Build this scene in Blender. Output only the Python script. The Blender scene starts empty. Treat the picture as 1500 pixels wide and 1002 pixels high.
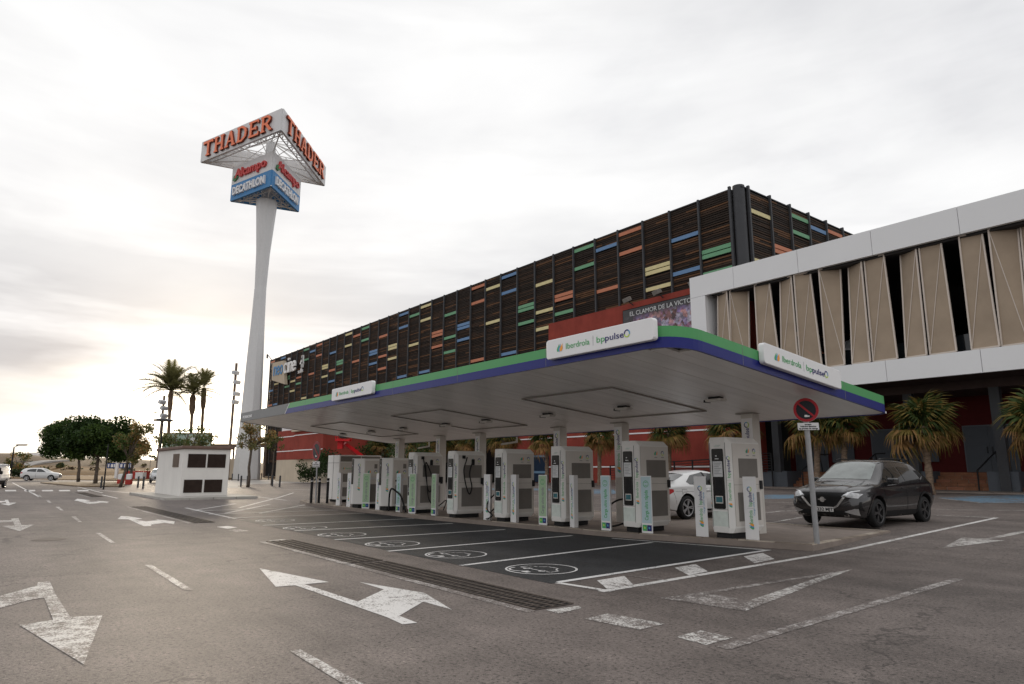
import bpy, bmesh, math, random
import numpy as np
from mathutils import Vector, Matrix
from mathutils.bvhtree import BVHTree
random.seed(11)
rad = math.radians
sc = bpy.context.scene
COL = sc.collection

# ------------------------------------------------------------------ camera
F_PX = 985.1                                   # focal length in pixels of a 1500 px wide frame
PITCH, ROLL, AZ = 0.187877, 0.0022016, -0.910625
CAM = Vector((0, 0, 1.5))
def _basis():
    fh = Vector((math.sin(AZ), math.cos(AZ), 0)); rt = Vector((math.cos(AZ), -math.sin(AZ), 0)); up = Vector((0, 0, 1))
    f = fh * math.cos(PITCH) + up * math.sin(PITCH); u = up * math.cos(PITCH) - fh * math.sin(PITCH)
    return rt * math.cos(ROLL) + u * math.sin(ROLL), u * math.cos(ROLL) - rt * math.sin(ROLL), f
RT, UP, FW = _basis()
cd = bpy.data.cameras.new('camera'); cam = bpy.data.objects.new('camera', cd); COL.objects.link(cam)
cd.sensor_width = 36; cd.lens = F_PX / 1500 * 36; cd.clip_start = .05; cd.clip_end = 20000
cam.matrix_world = Matrix(((RT.x, UP.x, -FW.x, CAM.x), (RT.y, UP.y, -FW.y, CAM.y), (RT.z, UP.z, -FW.z, CAM.z), (0, 0, 0, 1)))
sc.camera = cam

# ------------------------------------------------------------------ sky, sun, exposure
SUN_DIR = Vector((-0.9695, 0.2264, 0.0943)).normalized()
SUN_EL = math.asin(SUN_DIR.z); SUN_AZ = math.atan2(SUN_DIR.x, SUN_DIR.y)
w = bpy.data.worlds.new('World'); sc.world = w; w.use_nodes = True
nt = w.node_tree; nt.nodes.clear(); N = nt.nodes.new; LK = nt.links.new
def vmath(op, a=None, b=None):
    n = N('ShaderNodeVectorMath'); n.operation = op
    for i, x in enumerate((a, b)):
        if x is None: continue
        if isinstance(x, (tuple, list, Vector)): n.inputs[i].default_value = tuple(x)
        else: LK(x, n.inputs[i])
    return n
def fmath(op, a=None, b=None, clamp=False):
    n = N('ShaderNodeMath'); n.operation = op; n.use_clamp = clamp
    for i, x in enumerate((a, b)):
        if x is None: continue
        if isinstance(x, (int, float)): n.inputs[i].default_value = x
        else: LK(x, n.inputs[i])
    return n.outputs[0]
sky = N('ShaderNodeTexSky'); sky.sky_type = 'NISHITA'; sky.sun_disc = False
sky.sun_elevation = SUN_EL; sky.sun_rotation = SUN_AZ; sky.air_density = 1.2; sky.dust_density = 3
tc = N('ShaderNodeTexCoord'); dirn = tc.outputs['Generated']
sep = N('ShaderNodeSeparateXYZ'); LK(dirn, sep.inputs[0])
zc = fmath('ADD', fmath('MAXIMUM', sep.outputs[2], 0.0), 0.10)
cx = fmath('DIVIDE', sep.outputs[0], zc); cy = fmath('DIVIDE', sep.outputs[1], zc)
comb = N('ShaderNodeCombineXYZ'); LK(cx, comb.inputs[0]); LK(cy, comb.inputs[1])
def cloud(scale, loc, detail=5, rough=.55, dist=.4):
    mp = N('ShaderNodeMapping'); mp.inputs['Location'].default_value = loc; LK(comb.outputs[0], mp.inputs[0])
    n = N('ShaderNodeTexNoise'); n.inputs['Scale'].default_value = scale; n.inputs['Detail'].default_value = detail
    n.inputs['Roughness'].default_value = rough; n.inputs['Distortion'].default_value = dist; LK(mp.outputs[0], n.inputs[0]); return n.outputs[0]
n1 = cloud(.33, (3.1, 1.7, 0)); n2 = cloud(1.1, (7, 2, 0), 6, .6, .2)
cl = fmath('ADD', fmath('MULTIPLY', n1, .72), fmath('MULTIPLY', n2, .28))
rp = N('ShaderNodeValToRGB'); LK(cl, rp.inputs[0])
el = rp.color_ramp.elements
el[0].position = .40; el[0].color = (.485, .487, .50, 1); el[1].position = .56; el[1].color = (.63, .628, .625, 1)
e = el.new(.465); e.color = (.57, .57, .574, 1)
sd = vmath('DOT_PRODUCT', dirn, SUN_DIR).outputs['Value']
sdp = fmath('MAXIMUM', sd, 0.0)
g1 = fmath('POWER', sdp, 40.0); g2 = fmath('POWER', sdp, 200.0); g3 = fmath('POWER', sdp, 5.0)
def scaled(col, f):
    m = N('ShaderNodeVectorMath'); m.operation = 'SCALE'; m.inputs[0].default_value = col; LK(f, m.inputs['Scale']); return m.outputs[0]
glow = vmath('ADD', vmath('ADD', scaled((.46, .41, .32), g1), scaled((3.4, 2.9, 2.1), g2)).outputs[0], scaled((.02, .018, .015), g3)).outputs[0]
# low stratus streaks, stretched along the horizon
mps = N('ShaderNodeMapping'); mps.inputs['Scale'].default_value = (1.2, 1.2, 7.0); mps.inputs['Location'].default_value = (1.4, .6, .3); LK(dirn, mps.inputs[0])
ns = N('ShaderNodeTexNoise'); ns.inputs['Scale'].default_value = 1.25; ns.inputs['Detail'].default_value = 5; ns.inputs['Roughness'].default_value = .55; ns.inputs['Distortion'].default_value = .3; LK(mps.outputs[0], ns.inputs[0])
rs = N('ShaderNodeValToRGB'); LK(ns.outputs[0], rs.inputs[0])
rs.color_ramp.elements[0].position = .40; rs.color_ramp.elements[0].color = (.58, .585, .61, 1); rs.color_ramp.elements[1].position = .58; rs.color_ramp.elements[1].color = (1.06, 1.055, 1.05, 1)
mul = N('ShaderNodeMix'); mul.data_type = 'RGBA'; mul.blend_type = 'MULTIPLY'; fz = N('ShaderNodeMapRange'); LK(sep.outputs[2], fz.inputs['Value']); fz.inputs['From Min'].default_value = .12; fz.inputs['From Max'].default_value = .34; fz.inputs['To Min'].default_value = 1; fz.inputs['To Max'].default_value = .22; LK(fz.outputs[0], mul.inputs['Factor']); LK(rp.outputs[0], mul.inputs['A']); LK(rs.outputs[0], mul.inputs['B'])
# a clear, cream coloured gap under the cloud deck near the horizon
hz = N('ShaderNodeMapRange'); hz.inputs['From Min'].default_value = .03; hz.inputs['From Max'].default_value = .13
LK(fmath('ADD', sep.outputs[2], fmath('MULTIPLY', fmath('SUBTRACT', n1, .5), .18)), hz.inputs['Value'])
hz.interpolation_type = 'SMOOTHSTEP'
mixh = N('ShaderNodeMix'); mixh.data_type = 'RGBA'; LK(hz.outputs[0], mixh.inputs['Factor'])
mixh.inputs['A'].default_value = (.56, .525, .47, 1); LK(mul.outputs['Result'], mixh.inputs['B'])
thin = fmath('SUBTRACT', 1.0, fmath('MULTIPLY', hz.outputs[0], .90))          # the deck hides most of the glow
gl = N('ShaderNodeVectorMath'); gl.operation = 'SCALE'; LK(glow, gl.inputs[0]); LK(thin, gl.inputs['Scale'])
cloudy = vmath('ADD', mixh.outputs['Result'], gl.outputs[0]).outputs[0]
skys = vmath('SCALE', sky.outputs[0]); skys.inputs['Scale'].default_value = .03
mixs = N('ShaderNodeMix'); mixs.data_type = 'RGBA'; mixs.inputs['Factor'].default_value = .93
LK(skys.outputs[0], mixs.inputs['A']); LK(cloudy, mixs.inputs['B'])
bg = N('ShaderNodeBackground'); bg.inputs['Strength'].default_value = 1.0; LK(mixs.outputs['Result'], bg.inputs['Color'])
wo = N('ShaderNodeOutputWorld'); LK(bg.outputs[0], wo.inputs['Surface'])

sl = bpy.data.lights.new('sun', 'SUN'); sl.energy = 2.4; sl.angle = rad(10); sl.color = (1, .84, .64)
so = bpy.data.objects.new('sun', sl); COL.objects.link(so); so.location = (-60, 20, 40)
so.rotation_euler = (-SUN_DIR).to_track_quat('-Z', 'Y').to_euler()

sc.view_settings.view_transform = 'Standard'; sc.view_settings.look = 'None'
sc.view_settings.exposure = 0.82; sc.view_settings.gamma = 1; sc.view_settings.use_curve_mapping = False
sc.render.engine = 'CYCLES'; sc.cycles.use_denoising = True
sc.cycles.max_bounces = 6; sc.cycles.diffuse_bounces = 4; sc.cycles.glossy_bounces = 3; sc.cycles.transmission_bounces = 4
sc.cycles.transparent_max_bounces = 8; sc.cycles.volume_bounces = 0
sc.cycles.sample_clamp_indirect = 6

# ------------------------------------------------------------------ geometry helpers
def gz(x, y):                                   # the lot rises a little towards the mall on the right
    return .55 * min(1, max(0, (y - 13) / 27)) * min(1, max(0, (x + 80) / 45))
def ray(px, py): return FW + (RT * (px - 750) - UP * (py - 501)) / F_PX
def G(px, py, z=0.0):
    d = ray(px, py); return CAM + d * ((z - CAM.z) / d.z)
def T(px, py, dz=0.0):
    z = 0
    for i in range(25):
        q = G(px, py, z + dz); z = .5 * z + .5 * gz(q.x, q.y)
    return G(px, py, z + dz)
def Yp(px, py, y): d = ray(px, py); return CAM + d * (y / d.y)
def Xp(px, py, x): d = ray(px, py); return CAM + d * (x / d.x)
def at(px, py, D): return CAM + ray(px, py) * D

def rootloc(p):
    l = Vector((0, 0, 0))
    while p is not None: l = l + Vector(p.location); p = p.parent
    return l
def link(name, me, parent=None, **kw):
    o = bpy.data.objects.new(name, me); COL.objects.link(o)
    if parent is not None: o.parent = parent
    for k, v in kw.items():
        if v: o[k] = v
    return o
class MB:
    def __init__(s): s.v = []; s.f = []; s.m = []
    def add(s, vs, fs, mi=0):
        b = len(s.v); s.v += [Vector(x) for x in vs]; s.f += [tuple(b + i for i in f) for f in fs]; s.m += [mi] * len(fs); return s
    def hexa(s, p, mi=0):                      # 8 corners: bottom loop then top loop
        return s.add(p, [(3, 2, 1, 0), (4, 5, 6, 7), (0, 1, 5, 4), (1, 2, 6, 5), (2, 3, 7, 6), (3, 0, 4, 7)], mi)
    def box(s, x0, x1, y0, y1, z0, z1, mi=0):
        return s.hexa([(x0, y0, z0), (x1, y0, z0), (x1, y1, z0), (x0, y1, z0), (x0, y0, z1), (x1, y0, z1), (x1, y1, z1), (x0, y1, z1)], mi)
    def obox(s, c, a, b, h, mi=0):             # centre and three half vectors
        c, a, b, h = map(Vector, (c, a, b, h))
        return s.hexa([c - a - b - h, c + a - b - h, c + a + b - h, c - a + b - h, c - a - b + h, c + a - b + h, c + a + b + h, c - a + b + h], mi)
    def bar(s, p0, p1, w, h=None, mi=0, up=(0, 0, 1)):
        p0 = Vector(p0); p1 = Vector(p1); d = p1 - p0; L = d.length; d.normalize()
        u = Vector(up)
        if abs(d.dot(u)) > .98: u = Vector((1, 0, 0))
        a = d.cross(u).normalized(); b = a.cross(d)
        return s.obox((p0 + p1) / 2, a * w / 2, d * L / 2, b * (h or w) / 2, mi)
    def tube(s, p0, p1, r0, r1=None, n=8, mi=0, cap=True):
        p0 = Vector(p0); p1 = Vector(p1); r1 = r0 if r1 is None else r1
        d = (p1 - p0).normalized(); a = d.orthogonal().normalized(); b = d.cross(a)
        vs = []
        for p, r in ((p0, r0), (p1, r1)):
            for i in range(n):
                t = 2 * math.pi * i / n; vs.append(p + (a * math.cos(t) + b * math.sin(t)) * r)
        fs = [(i, (i + 1) % n, n + (i + 1) % n, n + i) for i in range(n)]
        if cap: fs += [tuple(range(n))[::-1], tuple(range(n, 2 * n))]
        return s.add(vs, fs, mi)
    def path(s, pts, r, n=8, mi=0):
        pts = [Vector(p) for p in pts]; rr = r if isinstance(r, (list, tuple)) else [r] * len(pts)
        vs = []; a = None
        for i, p in enumerate(pts):
            d = (pts[min(i + 1, len(pts) - 1)] - pts[max(i - 1, 0)]).normalized()
            a = d.orthogonal().normalized() if a is None else (a - d * a.dot(d)).normalized()
            b = d.cross(a)
            for k in range(n):
                t = 2 * math.pi * k / n; vs.append(p + (a * math.cos(t) + b * math.sin(t)) * rr[i])
        fs = []
        for i in range(len(pts) - 1):
            for k in range(n): fs.append((i * n + k, i * n + (k + 1) % n, (i + 1) * n + (k + 1) % n, (i + 1) * n + k))
        fs += [tuple(range(n))[::-1], tuple(range((len(pts) - 1) * n, len(pts) * n))]
        return s.add(vs, fs, mi)
    def poly(s, pts, mi=0): return s.add(pts, [tuple(range(len(pts)))], mi)
    def prism(s, pts, vec, mi=0):              # closed polygon pushed along vec (solid)
        n = len(pts); vec = Vector(vec); pts = [Vector(p) for p in pts]
        return s.add(pts + [p + vec for p in pts], [tuple(range(n))[::-1], tuple(range(n, 2 * n))] + [(i, (i + 1) % n, n + (i + 1) % n, n + i) for i in range(n)], mi)
    def lathe(s, prof, c, ax, n=24, mi=0):
        c = Vector(c); d = Vector(ax).normalized(); a = d.orthogonal().normalized(); b = d.cross(a); vs = []
        for r, z in prof:
            for k in range(n):
                t = 2 * math.pi * k / n; vs.append(c + d * z + (a * math.cos(t) + b * math.sin(t)) * r)
        fs = [(i * n + k, i * n + (k + 1) % n, (i + 1) * n + (k + 1) % n, (i + 1) * n + k) for i in range(len(prof) - 1) for k in range(n)]
        return s.add(vs, fs, mi)
    def mesh(s, name, mats, org=Vector((0, 0, 0)), smooth=False):
        me = bpy.data.meshes.new(name); me.from_pydata([v - org for v in s.v], [], s.f)
        mats = mats if isinstance(mats, (list, tuple)) else [mats]
        for m in mats: me.materials.append(m)
        if len(mats) > 1: me.polygons.foreach_set('material_index', s.m)
        if smooth: me.polygons.foreach_set('use_smooth', [True] * len(me.polygons))
        me.update(); return me
    def build(s, name, mats, parent=None, smooth=False, bevel=0, seg=2, fix=True, **kw):
        org = rootloc(parent) if parent is not None else Vector((0, 0, 0))
        me = s.mesh(name, mats, org, smooth)
        if fix and len(me.polygons) < 30000:
            bm = bmesh.new(); bm.from_mesh(me); bmesh.ops.recalc_face_normals(bm, faces=bm.faces); bm.to_mesh(me); bm.free()
        o = link(name, me, parent, **kw)
        if bevel:
            b = o.modifiers.new('edge', 'BEVEL'); b.width = bevel; b.segments = seg; b.limit_method = 'ANGLE'; b.angle_limit = rad(40)
        return o
def thing(name, label, cat, loc=(0, 0, 0), group=None):
    o = bpy.data.objects.new(name, None); COL.objects.link(o); o.location = loc; o['label'] = label; o['category'] = cat
    if group: o['group'] = group
    return o
def tag(o, label, cat, group=None):
    o['label'] = label; o['category'] = cat
    if group: o['group'] = group
    return o
def struct(mb, name, mats, smooth=False, **kw):
    return mb.build(name, mats, None, smooth, kind='structure', **kw)
def dup(root, loc=None, rotz=None, scale=None, label=None):
    r = root.copy(); COL.objects.link(r)
    if loc is not None: r.location = loc
    if rotz is not None: r.rotation_euler = (0, 0, rotz)
    if scale is not None: r.scale = (scale,) * 3 if isinstance(scale, (int, float)) else scale
    if label: r['label'] = label
    for ch in list(root.children):
        c = ch.copy(); COL.objects.link(c); c.parent = r
        for g in list(ch.children):
            d = g.copy(); COL.objects.link(d); d.parent = c
    return r

# lettering: the built-in font turned into a mesh
_tc = {}
def text_mesh(txt, size, ext=.002, bold=0.0, align='LEFT', space=1.0):
    key = (txt, size, ext, bold, align, space)
    if key in _tc: return _tc[key]
    cu = bpy.data.curves.new('txt', 'FONT'); cu.body = txt; cu.size = size; cu.extrude = ext; cu.offset = bold
    cu.align_x = align; cu.resolution_u = 3; cu.space_character = space
    ob = bpy.data.objects.new('txt', cu); COL.objects.link(ob)
    dg = bpy.context.evaluated_depsgraph_get(); me = bpy.data.meshes.new_from_object(ob.evaluated_get(dg))
    vs = [v.co.copy() for v in me.vertices]; fs = [tuple(p.vertices) for p in me.polygons]
    bpy.data.objects.remove(ob); bpy.data.curves.remove(cu); bpy.data.meshes.remove(me)
    _tc[key] = (vs, fs); return _tc[key]
def text_to(mb, txt, size, o, r, u, ext=.002, bold=0.0, align='LEFT', space=1.0, width=None, mi=0):
    vs, fs = text_mesh(txt, size, ext, bold, align, space)
    n = Vector(r).cross(Vector(u)); sx = 1.0
    if width:
        xs = [v.x for v in vs]; sx = width / (max(xs) - min(xs))
    mb.add([Vector(o) + Vector(r) * (v.x * sx) + Vector(u) * v.y + n * v.z for v in vs], fs, mi)

# ------------------------------------------------------------------ materials
def mat(name, col, rough=.6, metal=0.0, var=.12, scale=3.0, bump=0.0, bscale=60.0, spec=.22, coat=0.0, dirt=0.0, stretch=None, alpha=1.0, emit=None):
    m = bpy.data.materials.new(name); m.use_nodes = True; t = m.node_tree; p = t.nodes['Principled BSDF']
    p.inputs['Base Color'].default_value = (*col, 1); p.inputs['Roughness'].default_value = rough; p.inputs['Metallic'].default_value = metal
    p.inputs['Specular IOR Level'].default_value = spec; p.inputs['Coat Weight'].default_value = coat; p.inputs['Alpha'].default_value = alpha
    if emit: p.inputs['Emission Color'].default_value = (*emit[0], 1); p.inputs['Emission Strength'].default_value = emit[1]
    if var or bump or dirt:
        g = t.nodes.new('ShaderNodeNewGeometry')
        mp = t.nodes.new('ShaderNodeMapping'); t.links.new(g.outputs['Position'], mp.inputs[0])
        if stretch: mp.inputs['Scale'].default_value = stretch
    if var:
        n = t.nodes.new('ShaderNodeTexNoise'); n.inputs['Scale'].default_value = scale; n.inputs['Detail'].default_value = 5; n.inputs['Roughness'].default_value = .6
        t.links.new(mp.outputs[0], n.inputs[0])
        r = t.nodes.new('ShaderNodeValToRGB'); t.links.new(n.outputs[0], r.inputs[0])
        r.color_ramp.elements[0].position = .3; r.color_ramp.elements[1].position = .7
        r.color_ramp.elements[0].color = tuple(min(1, c * (1 - var)) for c in col) + (1,); r.color_ramp.elements[1].color = tuple(min(1, c * (1 + var)) for c in col) + (1,)
        src = r.outputs[0]
        if dirt:
            n3 = t.nodes.new('ShaderNodeTexNoise'); n3.inputs['Scale'].default_value = .9; n3.inputs['Detail'].default_value = 8; n3.inputs['Roughness'].default_value = .7
            mp3 = t.nodes.new('ShaderNodeMapping'); mp3.inputs['Scale'].default_value = (2.2, 2.2, .35); t.links.new(g.outputs['Position'], mp3.inputs[0]); t.links.new(mp3.outputs[0], n3.inputs[0])
            r3 = t.nodes.new('ShaderNodeValToRGB'); t.links.new(n3.outputs[0], r3.inputs[0]); r3.color_ramp.elements[0].position = .45; r3.color_ramp.elements[1].position = .75
            r3.color_ramp.elements[0].color = (0, 0, 0, 1); r3.color_ramp.elements[1].color = (dirt,) * 3 + (1,)
            mx = t.nodes.new('ShaderNodeMix'); mx.data_type = 'RGBA'; t.links.new(r3.outputs[0], mx.inputs['Factor']); t.links.new(src, mx.inputs['A'])
            mx.inputs['B'].default_value = tuple(c * .45 for c in col) + (1,); src = mx.outputs['Result']
        t.links.new(src, p.inputs['Base Color'])
    if bump:
        n = t.nodes.new('ShaderNodeTexNoise'); n.inputs['Scale'].default_value = bscale; n.inputs['Detail'].default_value = 3
        t.links.new(mp.outputs[0], n.inputs[0])
        b = t.nodes.new('ShaderNodeBump'); b.inputs['Strength'].default_value = bump; b.inputs['Distance'].default_value = .02
        t.links.new(n.outputs[0], b.inputs['Height']); t.links.new(b.outputs[0], p.inputs['Normal'])
    return m

def ramp(t, src, stops):
    r = t.nodes.new('ShaderNodeValToRGB'); t.links.new(src, r.inputs[0])
    while len(r.color_ramp.elements) < len(stops): r.color_ramp.elements.new(.5)
    for e, (p, c) in zip(r.color_ramp.elements, stops):
        e.position = p; e.color = (*c, 1) if isinstance(c, (tuple, list)) else (c, c, c, 1)
    return r.outputs[0]
def mixc(t, f, a, b, mode='MIX'):
    m = t.nodes.new('ShaderNodeMix'); m.data_type = 'RGBA'; m.blend_type = mode
    for k, x in (('Factor', f), ('A', a), ('B', b)):
        if isinstance(x, (int, float)): m.inputs[k].default_value = x
        elif isinstance(x, (tuple, list)): m.inputs[k].default_value = (*x, 1)
        else: t.links.new(x, m.inputs[k])
    return m.outputs['Result']
def noise(t, vec, scale, detail=3, rough=.55, dist=0.0):
    n = t.nodes.new('ShaderNodeTexNoise'); n.inputs['Scale'].default_value = scale; n.inputs['Detail'].default_value = detail
    n.inputs['Roughness'].default_value = rough; n.inputs['Distortion'].default_value = dist; t.links.new(vec, n.inputs[0]); return n
def asphalt_color(t, pos, base, crack=True):
    big = noise(t, pos, .16, 4, .6).outputs[0]; mid = noise(t, pos, 1.6, 5, .65).outputs[0]
    fine = noise(t, pos, 30, 3, .8).outputs[0]; grit = noise(t, pos, 140, 2, .8).outputs[0]
    c = mixc(t, 1.0, base, ramp(t, big, [(.3, .78), (.7, 1.2)]), 'MULTIPLY')
    c = mixc(t, 1.0, c, ramp(t, mid, [(.3, .76), (.7, 1.18)]), 'MULTIPLY')
    c = mixc(t, 1.0, c, ramp(t, fine, [(.35, .30), (.465, 1.0), (.60, 1.05), (.70, 1.6)]), 'MULTIPLY')
    c = mixc(t, 1.0, c, ramp(t, grit, [(.32, .5), (.5, 1.0), (.68, 1.45)]), 'MULTIPLY')
    mpt = t.nodes.new('ShaderNodeMapping'); mpt.inputs['Scale'].default_value = (.045, .55, 1); t.links.new(pos, mpt.inputs[0])
    c = mixc(t, 1.0, c, ramp(t, noise(t, mpt.outputs[0], 1.6, 4, .6).outputs[0], [(.34, .80), (.5, 1.0), (.66, 1.12)]), 'MULTIPLY')
    oil = noise(t, pos, .75, 2, .5).outputs[0]; c = mixc(t, ramp(t, oil, [(.70, 0.0), (.80, .5)]), c, tuple(x * .4 for x in base))
    flk = noise(t, pos, 15, 5, .85).outputs[0]
    c = mixc(t, 1.0, c, ramp(t, flk, [(.35, .28), (.44, .92), (.60, 1.04), (.68, 1.4)]), 'MULTIPLY')
    mp = t.nodes.new('ShaderNodeMapping'); mp.inputs['Scale'].default_value = (1.1, .30, 1); mp.inputs['Rotation'].default_value = (0, 0, rad(8)); t.links.new(pos, mp.inputs[0])
    scr = noise(t, mp.outputs[0], 9, 4, .75).outputs[0]
    c = mixc(t, ramp(t, scr, [(.62, 0.0), (.70, .55)]), c, tuple(x * .38 for x in base))
    if crack:
        wob = noise(t, pos, 1.3, 4, .7)
        va = t.nodes.new('ShaderNodeVectorMath'); va.operation = 'MULTIPLY_ADD'; t.links.new(wob.outputs['Color'], va.inputs[0]); va.inputs[1].default_value = (1.5, 1.5, 0); t.links.new(pos, va.inputs[2])
        vo = t.nodes.new('ShaderNodeTexVoronoi'); vo.feature = 'DISTANCE_TO_EDGE'; vo.inputs['Scale'].default_value = .27; t.links.new(va.outputs[0], vo.inputs[0])
        ck = ramp(t, vo.outputs['Distance'], [(.0, .8), (.004, .55), (.007, 0.0)])
        msk = ramp(t, noise(t, pos, .4, 3).outputs[0], [(.45, 0.0), (.58, 1.0)])
        c = mixc(t, mixc(t, 1.0, ck, msk, 'MULTIPLY'), c, tuple(x * .25 for x in base))
    return c, fine, grit
def asphalt(name, base, rough=.72, crack=True, extra=None):
    m = bpy.data.materials.new(name); m.use_nodes = True; t = m.node_tree; p = t.nodes['Principled BSDF']
    g = t.nodes.new('ShaderNodeNewGeometry'); pos = g.outputs['Position']
    c, fine, grit = asphalt_color(t, pos, base, crack)
    t.links.new(c, p.inputs['Base Color']); p.inputs['Roughness'].default_value = rough; p.inputs['Specular IOR Level'].default_value = .3
    b = t.nodes.new('ShaderNodeBump'); b.inputs['Strength'].default_value = .55; b.inputs['Distance'].default_value = .012
    t.links.new(fine, b.inputs['Height']); t.links.new(b.outputs[0], p.inputs['Normal']); return m
def paint(name, col, base, wear=.5, rough=.7):
    """road paint, worn through to the asphalt in flecks"""
    m = bpy.data.materials.new(name); m.use_nodes = True; t = m.node_tree; p = t.nodes['Principled BSDF']
    g = t.nodes.new('ShaderNodeNewGeometry'); pos = g.outputs['Position']
    c, fine, grit = asphalt_color(t, pos, base, True)
    w1 = noise(t, pos, 7, 6, .75).outputs[0]; w2 = noise(t, pos, 46, 3, .75).outputs[0]; w3 = noise(t, pos, .9, 3).outputs[0]
    s = t.nodes.new('ShaderNodeMath'); s.operation = 'ADD'; t.links.new(w1, s.inputs[0]); t.links.new(w2, s.inputs[1])
    s2 = t.nodes.new('ShaderNodeMath'); s2.operation = 'MULTIPLY_ADD'; t.links.new(w3, s2.inputs[0]); s2.inputs[1].default_value = .5; t.links.new(s.outputs[0], s2.inputs[2])
    k = 1.52 - .5 * wear
    f = ramp(t, s2.outputs[0], [(0, 0.0), (1, 0.0)])
    mr = t.nodes.new('ShaderNodeMapRange'); t.links.new(s2.outputs[0], mr.inputs['Value']); mr.inputs['From Min'].default_value = k - .07; mr.inputs['From Max'].default_value = k + .07
    pc = mixc(t, 1.0, col, ramp(t, w1, [(.3, .86), (.7, 1.05)]), 'MULTIPLY')
    t.links.new(mixc(t, mr.outputs[0], pc, c), p.inputs['Base Color']); p.inputs['Roughness'].default_value = rough
    return m
def leafmat(name, col, k=.35):
    m = mat(name, col, .6, var=.4, scale=2.5); t = m.node_tree; p = t.nodes['Principled BSDF']; o = t.nodes['Material Output']
    tr = t.nodes.new('ShaderNodeBsdfTranslucent'); mx = t.nodes.new('ShaderNodeMixShader'); mx.inputs[0].default_value = k
    lk = [l for l in t.links if l.to_socket == p.inputs['Base Color']]
    if lk: t.links.new(lk[0].from_socket, tr.inputs['Color'])
    t.links.new(p.outputs[0], mx.inputs[1]); t.links.new(tr.outputs[0], mx.inputs[2]); t.links.new(mx.outputs[0], o.inputs['Surface']); return m
ASPH = (.160, .134, .122)
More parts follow.
